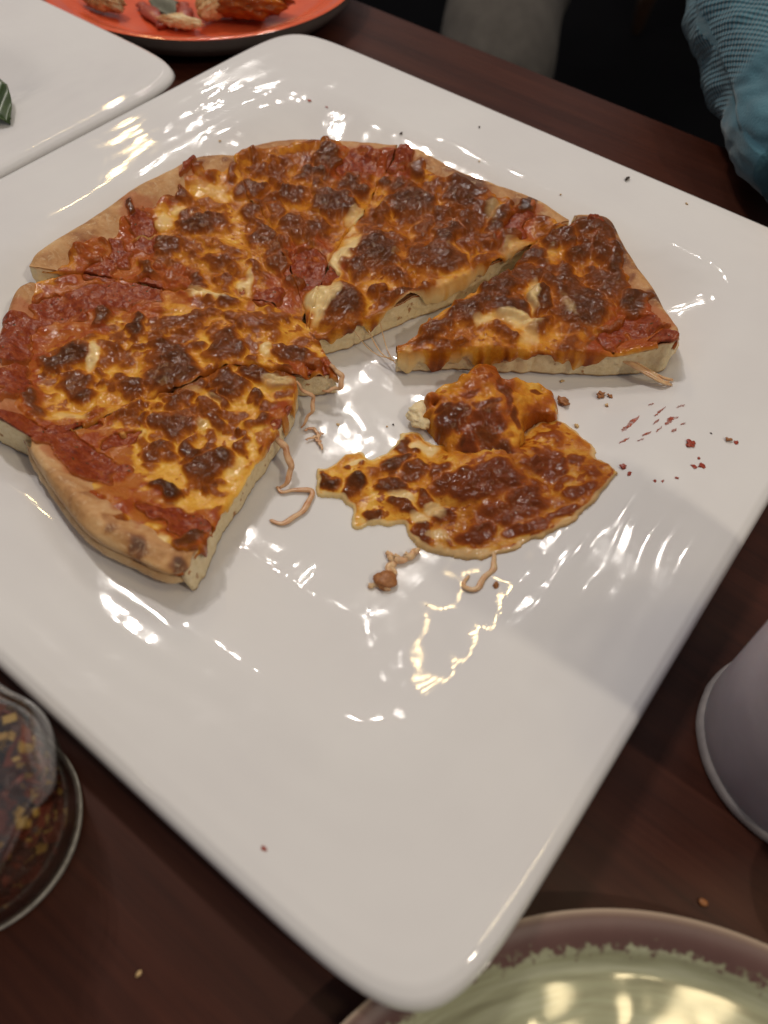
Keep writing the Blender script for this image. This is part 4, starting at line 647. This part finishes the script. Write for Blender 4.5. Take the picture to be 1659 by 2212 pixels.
brn = m.ramp(m.noise(60, 4), [(.3, (.115, .055, .048)), (.7, (.145, .072, .062))])
brn = m.mix(m.ramp(m.math('MULTIPLY', rad, 5.0), [(.5345, (0,) * 3), (.5375, (1,) * 3)]), brn, (.42, .32, .24))
m.color(m.mix(isrim, green, brn)); m.l(m.ramp(isrim, [(0, (.07,) * 3), (1, (.38,) * 3)]), m.b.inputs['Roughness'])
pr = resample([(.0004, .0045), (.05, .0045), (.090, .0047), (.0955, .0056), (.0985, .0085), (.1025, .0115), (.1065, .0129), (.1082, .0128)], 90); V, F = lathe_np(pr, 220); V[:, 2] += .0011 * (fbm(V[:, 0] * 48, V[:, 1] * 48, 51, 2, .4) - .5) * sstep(.1, .09, np.hypot(V[:, 0], V[:, 1]))
o = mesh_np('glazed_face', V, F, m.m); o.parent = sp
pr = resample([(.1082, .0128), (.1086, .0118), (.1072, .0108), (.1005, .0045), (.092, .001), (.078, .0), (.05, .0), (.048, .002), (.0004, .002)], 60, False); V, F = lathe_np(pr, 220)
o = mesh_np('underside', V, F, mat_plain('tan_bisque', (.30, .23, .17), (.38, .30, .23), 60, .5).m); o.parent = sp
# small white dish at the right edge
rr = empty('white_dish', (*WD, 0)); tag(rr, 'white dish edge peeking in at the right border beside the green plate', 'dish')
pr = resample([(.0004, .004), (.012, .004), (.016, .007), (.0185, .018), (.0195, .021), (.0205, .0205), (.0205, .018), (.018, .006), (.0145, .0), (.0004, .0003)], 60); V, F = lathe_np(pr, 64)
o = mesh_np('dish_body', V, F, GLAZE); o.parent = rr

# ------------------------------------------------------------------ plastic tumbler
cp = empty('plastic_tumbler', (.2277, -.0404, 0)); tag(cp, 'grey lilac frosted plastic tumbler cut by the right edge', 'tumbler')
m = M('frosted_plastic'); m.color(m.ramp(m.noise(60, 4, .6), [(.3, (.36, .32, .355)), (.7, (.43, .385, .42))])); m.set(Roughness=.4, IOR=1.45, Subsurface_Weight=.2, Subsurface_Scale=.01)
sp_ = m.ramp(m.noise(520, 2), [(.72, (0,) * 3), (.78, (1,) * 3)]); m.bump(m.noise(300, 3), .12, .0008)
pr = resample([(.0004, .004), (.024, .0045), (.029, .003), (.0318, .0026), (.0326, .006), (.0345, .05), (.038, .12), (.0385, .135), (.0375, .136), (.036, .12), (.0325, .05), (.03, .008), (.0004, .007)], 160, False); V, F = lathe_np(pr, 96)
o = mesh_np('cup_body', V, F, m.m); o.parent = cp
fm = M('clear_foot'); fm.color(fm.ramp(fm.noise(200, 3), [(.3, (.30, .27, .27)), (.7, (.40, .36, .35))])); fm.set(Roughness=.25)
pr = resample([(.0285, .003), (.0285, .0), (.0325, .0), (.0337, .0012), (.0334, .0034), (.0322, .0044)], 26); V, F = lathe_np(pr, 96); V[:, :2] *= (1 + .012 * (vn(np.arctan2(V[:, 1], V[:, 0]) * 4 + 20, V[:, 2] * 0, 3) - .5))[:, None]
o = mesh_np('foot_ring', V, F, fm.m); o.parent = cp
# ------------------------------------------------------------------ glass jar of pepper flakes
JC = (.0452, -.2135, 0)
jr = empty('pepper_jar', JC); tag(jr, 'clear fluted glass shaker jar of red pepper flakes at lower left', 'jar')
GL = mat_glass('clear_glass', (.95, .955, .95), .11)
outer = [(.0004, .0), (.0262, .0), (.0282, .0012), (.0288, .004), (.0292, .010), (.0305, .020), (.0318, .030), (.0322, .038), (.0305, .045), (.0258, .050), (.0222, .053), (.0208, .056), (.0208, .066)]
po = resample(outer, 110); amp = np.interp(po[:, 1], [0, .022, .032, .044, .052, .06], [0, 0, .012, .028, .015, 0]); V, F = lathe_np(po, 144, 9, amp); o = mesh_np('glass_wall', V, F, GL); o.parent = jr
inner = [(.0192, .066), (.0192, .056), (.021, .0525), (.0245, .049), (.0285, .044), (.030, .037), (.0296, .030), (.0284, .020), (.0272, .010), (.0262, .0055), (.0004, .0048)]
pi_ = resample(inner, 90); V, F = lathe_np(pi_, 144, 9, np.interp(pi_[:, 1], [0, .022, .032, .044, .052, .06], [0, 0, .012, .028, .015, 0])); o = mesh_np('glass_inner_wall', V, F, GL); o.parent = jr
hm = mat_plain('thick_glass_heel', (.34, .33, .30), (.55, .53, .49), 500, .2, IOR=1.5); hm.bump(hm.noise(900, 2), .5, .001)
pr = resample([(.0268, .0003), (.0284, .0009), (.0290, .0030), (.0291, .0042), (.0286, .0046), (.0272, .0030), (.0268, .0003)], 30); V, F = lathe_np(pr, 144); o = mesh_np('heel_ring', V, F, hm.m); o.parent = jr
st = M('brushed_steel'); st.color(st.ramp(st.noise(70, 3), [(.3, (.5, .5, .5)), (.7, (.62, .62, .61))])); st.set(Metallic=1., Roughness=.28)
pr = resample([(.0208, .0545), (.0222, .0548), (.0226, .056), (.0226, .074), (.0222, .0765), (.019, .078), (.010, .0795), (.0004, .080)], 60); V, F = lathe_np(pr, 96); o = mesh_np('lid', V, F, st.m); o.parent = jr
flm = [mat_plain('red_flake', (.16, .02, .008), (.30, .06, .02), 300, .45).m, mat_plain('dark_flake', (.05, .012, .007), (.11, .03, .012), 300, .5).m, mat_plain('seed_yellow', (.50, .27, .05), (.66, .42, .11), 300, .4).m]
nF = 1900; Vs = []; Fs = []; mi = []
for k in range(nF):
    z = .0056 + .034 * random.random() ** 1.05; rmax = float(np.interp(z, [.005, .01, .02, .03, .038, .044], [.0262, .0268, .0276, .0284, .0286, .0264])) - .0012
    rr_ = rmax * math.sqrt(random.uniform(.45, 1)); a = random.random() * 2 * math.pi; c = np.array((rr_ * math.cos(a), rr_ * math.sin(a), z))
    kind = random.choices((0, 1, 2), (.42, .38, .2))[0]; sz = (.0033, .0033, .0019)[kind] * random.uniform(.6, 1.3)
    q = rng.normal(size=(2, 3)); u = q[0] / np.linalg.norm(q[0]); v = np.cross(u, q[1]); v /= np.linalg.norm(v); w_ = np.cross(u, v)
    th = sz * (.12 if kind < 2 else .4); base_i = len(Vs) * 8
    pts = [c + u * sz * sx * random.uniform(.6, 1.1) + v * sz * .65 * sy * random.uniform(.6, 1.1) + w_ * th * sw for sw in (-1, 1) for sx, sy in ((-1, -1), (1, -1), (1, 1), (-1, 1))]
    pts = np.array(pts); rad_ = np.hypot(pts[:, 0], pts[:, 1]); kfac = np.minimum(1, (rmax + .0008) / np.maximum(rad_, 1e-6)); pts[:, 0] *= kfac; pts[:, 1] *= kfac
    Vs.append(pts); Fs += [[base_i + i for i in f] for f in ((0, 3, 2, 1), (4, 5, 6, 7), (0, 1, 5, 4), (1, 2, 6, 5), (2, 3, 7, 6), (3, 0, 4, 7))]; mi += [kind] * 6
o = mesh_np('pepper_flakes', np.vstack(Vs), np.array(Fs), flm[0], None, None, False); o.location = JC
for m2 in flm[1:]: o.data.materials.append(m2)
o.data.polygons.foreach_set('material_index', mi); tag(o, 'crushed red pepper flakes and yellow seeds filling the glass jar', 'pepper flakes', kind='stuff')
# tiny bits on the table
for (x, y), r, k, lab in ((TB[0], .0008, 0, 'tiny pale crumb on the dark table near the jar'), (TB[1], .0012, 1, 'orange crumb on the dark table above the green plate')):
    tag(blob('table_crumb', (x, y, 0), r, CRUMB_M[k], None, 40 + k, .5), lab, 'crumb')

# ------------------------------------------------------------------ people and chair beyond the table
kn = M('teal_waffle_knit')
tc = kn.n('ShaderNodeAttribute', attribute_name='ku'); tv = kn.n('ShaderNodeAttribute', attribute_name='kv')
wu = kn.math('SINE', kn.math('MULTIPLY', tc.outputs['Fac'], 2 * math.pi)); wv = kn.math('SINE', kn.math('MULTIPLY', tv.outputs['Fac'], 2 * math.pi))
waf = kn.math('MULTIPLY', kn.math('MULTIPLY', wu, wv), kn.attr('waffle'))
kn.color(kn.ramp(kn.math('ADD', kn.math('MULTIPLY', waf, .3), kn.noise(60, 4)), [(.3, (.034, .125, .18)), (.7, (.06, .19, .255))])); kn.set(Roughness=.85, Sheen_Weight=.3)
kn.bump(kn.math('ADD', waf, kn.math('MULTIPLY', kn.noise(900, 2), .3)), .7, .0014)
p1 = empty('person', (.2, .62, -.745)); tag(p1, 'person in a teal waffle knit sweater with an arm at the far table edge', 'person')
def knit_tube(path, radii, n, seg, pitch, plain_from=None, fold=.004):
    p = resample(path, n); r = resample(np.c_[np.linspace(0, 1, len(radii)), radii], n)[:, 1]; V, F = tube_np(p, r, seg, True)
    t = np.repeat(np.linspace(0, 1, n), seg); a = np.tile(np.linspace(0, 1, seg, endpoint=False), n)
    L = np.linalg.norm(np.diff(p, axis=0), axis=1).sum(); circ = 2 * np.pi * r.mean()
    cen = np.repeat(p, seg, 0); d = V[:n * seg] - cen
    f = fold * ((fbm(t * 14 + a * 9, np.abs(a - .5) * 10, 3, 3) - .5) * 2 + .5 * np.sin(t * 20 + 7 * np.sin(a * 6.28) + 3 * fbm(t * 5, a * 3, 9, 2)) * sstep(.15, .55, t) * (1 - sstep(.6, .85, t)))
    rad_ = np.linalg.norm(d, axis=1)[:, None]; V[:n * seg] = cen + d * (1 + f[:, None] / rad_)
    w = np.ones_like(t) if plain_from is None else 1 - sstep(plain_from, plain_from + .05, t)
    ex = lambda q: np.r_[q, q[0], q[-1]]
    return V, to_tris(F), ex(np.round(circ / pitch) * a), ex(L / pitch * t), ex(w)
V1, F1, u1, v1, w1 = knit_tube(ARM_PATH, ARM_R, 200, 180, .0042, .80)
V2, F2, u2, v2, w2 = knit_tube([(.42, .74, -.30), (.44, .74, -.1), (.44, .76, .15), (.40, .78, .32)], [.16, .165, .18, .15], 60, 80, .006)
mesh_np('sweater', np.vstack([V1, V2]), np.vstack([F1, F2 + len(V1)]), kn.m, p1, dict(ku=np.r_[u1, u2], kv=np.r_[v1, v2], waffle=np.r_[w1, w2]))
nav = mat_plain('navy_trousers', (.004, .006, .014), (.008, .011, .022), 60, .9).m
V1, F1 = tube_np(resample([(.42, .74, -.30), (.30, .55, -.27), (.22, .36, -.29), (.22, .36, -.5), (.23, .40, -.70)], 60), resample(np.c_[np.linspace(0, 1, 5), [.10, .085, .07, .06, .05]], 60)[:, 1], 40)
V2, F2 = tube_np(resample([(.48, .74, -.30), (.46, .55, -.27), (.44, .36, -.29), (.44, .36, -.5), (.45, .40, -.70)], 60), resample(np.c_[np.linspace(0, 1, 5), [.10, .085, .07, .06, .05]], 60)[:, 1], 40)
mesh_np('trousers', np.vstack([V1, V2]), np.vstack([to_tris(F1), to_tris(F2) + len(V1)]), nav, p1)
# hand past the cuff, out of the picture: palm, four fingers and a thumb in one skinned mesh
sk = mat_plain('skin', (.42, .22, .14), (.50, .28, .18), 80, .5).m
w0 = np.array(ARM_PATH[-1]); hd_ = np.array((.85, -.5, -.12)); hd_ /= np.linalg.norm(hd_); sd_ = np.array((.5, .85, 0)); sd_ /= np.linalg.norm(sd_)
hv = [w0 - hd_ * .03, w0 + hd_ * .02, w0 + hd_ * .055]; he = [(0, 1), (1, 2)]; hr = [.024, .024, .026]
for i, off_ in enumerate((-.027, -.009, .009, .027)):
    b0 = len(hv); ln = (.07, .08, .085, .075)[i]
    hv += [w0 + hd_ * .085 + sd_ * off_, w0 + hd_ * (.085 + ln * .45) + sd_ * off_ * 1.1 + np.array((0, 0, .006)), w0 + hd_ * (.085 + ln * .85) + sd_ * off_ * 1.1 + np.array((0, 0, -.008))]; hr += [.0105, .009, .0075]; he += [(2, b0), (b0, b0 + 1), (b0 + 1, b0 + 2)]
b0 = len(hv); hv += [w0 + hd_ * .04 - sd_ * .035, w0 + hd_ * .07 - sd_ * .055]; hr += [.011, .009]; he += [(1, b0), (b0, b0 + 1)]
me = bpy.data.meshes.new('hand'); me.from_pydata([tuple(q) for q in hv], he, []); ho = link('hand', me, sk, p1)
ho.modifiers.new('skin', 'SKIN'); ss = ho.modifiers.new('sub', 'SUBSURF'); ss.levels = ss.render_levels = 2
for sv, r in zip(me.skin_vertices[0].data, hr): sv.radius = (r, r)
me.skin_vertices[0].data[0].use_root = True
# second person: grey trouser leg, knee towards the table
p2 = empty('person', (-.4, .95, -.745)); tag(p2, 'person in light grey trousers sitting beyond the far table edge', 'person')
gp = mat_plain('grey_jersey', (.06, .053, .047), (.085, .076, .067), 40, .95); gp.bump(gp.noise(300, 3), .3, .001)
pa = resample([(-.62, 1.30, -.22), (-.47, .98, -.20), (-.335, .72, -.23), (-.30, .655, -.34), (-.30, .67, -.52), (-.31, .69, -.70)], 120); ra = resample(np.c_[np.linspace(0, 1, 6), [.10, .092, .078, .072, .065, .055]], 120)[:, 1]
V, F = tube_np(pa, ra, 60); t = np.repeat(np.linspace(0, 1, 120), 60); a = np.tile(np.linspace(0, 1, 60, endpoint=False), 120); cen = np.repeat(pa, 60, 0); dd = V[:7200] - cen
f = .006 * (fbm(t * 26, np.abs(a - .5) * 5, 5, 3) - .5) + .007 * np.exp(-((t - .425 + .02 * np.cos(a * 6.28)) / .008) ** 2) - .006 * np.exp(-((t - .445 + .02 * np.cos(a * 6.28)) / .008) ** 2)
V[:7200] = cen + dd * (1 + f[:, None] / np.linalg.norm(dd, axis=1)[:, None]); V1, F1 = V, to_tris(F)
V2, F2 = tube_np(resample([(-.62, 1.30, -.22), (-.63, 1.32, 0), (-.63, 1.34, .25)], 30), np.full(30, .15), 40)
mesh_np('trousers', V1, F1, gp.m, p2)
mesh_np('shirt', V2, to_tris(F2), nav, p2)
V, F = tube_np(resample([(-.31, .72, -.715), (-.30, .62, -.712), (-.29, .54, -.722)], 30), .035 * np.sin(np.linspace(.6, 2.8, 30)) ** .5, 24); mesh_np('shoe', V, to_tris(F), nav, p2)
# wooden chair farther back
ch = empty('wooden_chair', (-.15, 1.45, -.745)); tag(ch, 'brown wooden chair in the dark behind the table', 'chair')
cw = mat_plain('oak_brown', (.05, .022, .009), (.08, .035, .014), 30, .7).m
def leg(x, y, x2, y2): 
    V, F = tube_np([(x2, y2, -.745), (x2 + (x - x2) * .5, y2 + (y - y2) * .5, -.52), (x, y, -.30)], [.014, .04, .062], 20); mesh_np('leg', V, to_tris(F), cw, ch)
for x, y, x2, y2 in CHAIR_LEGS: leg(x, y, x2, y2)
cx0 = [q[0] for q in CHAIR_LEGS]; cy0 = [q[1] for q in CHAIR_LEGS]
link('seat', box_mesh('seat', min(cx0) - .03, max(cx0) + .03, min(cy0) - .03, max(cy0) + .03, -.299, -.27, .008), cw, ch)
link('backrest', box_mesh('backrest', min(cx0) - .02, max(cx0) + .02, max(cy0) - .012, max(cy0) + .02, -.268, .15, .008), cw, ch)
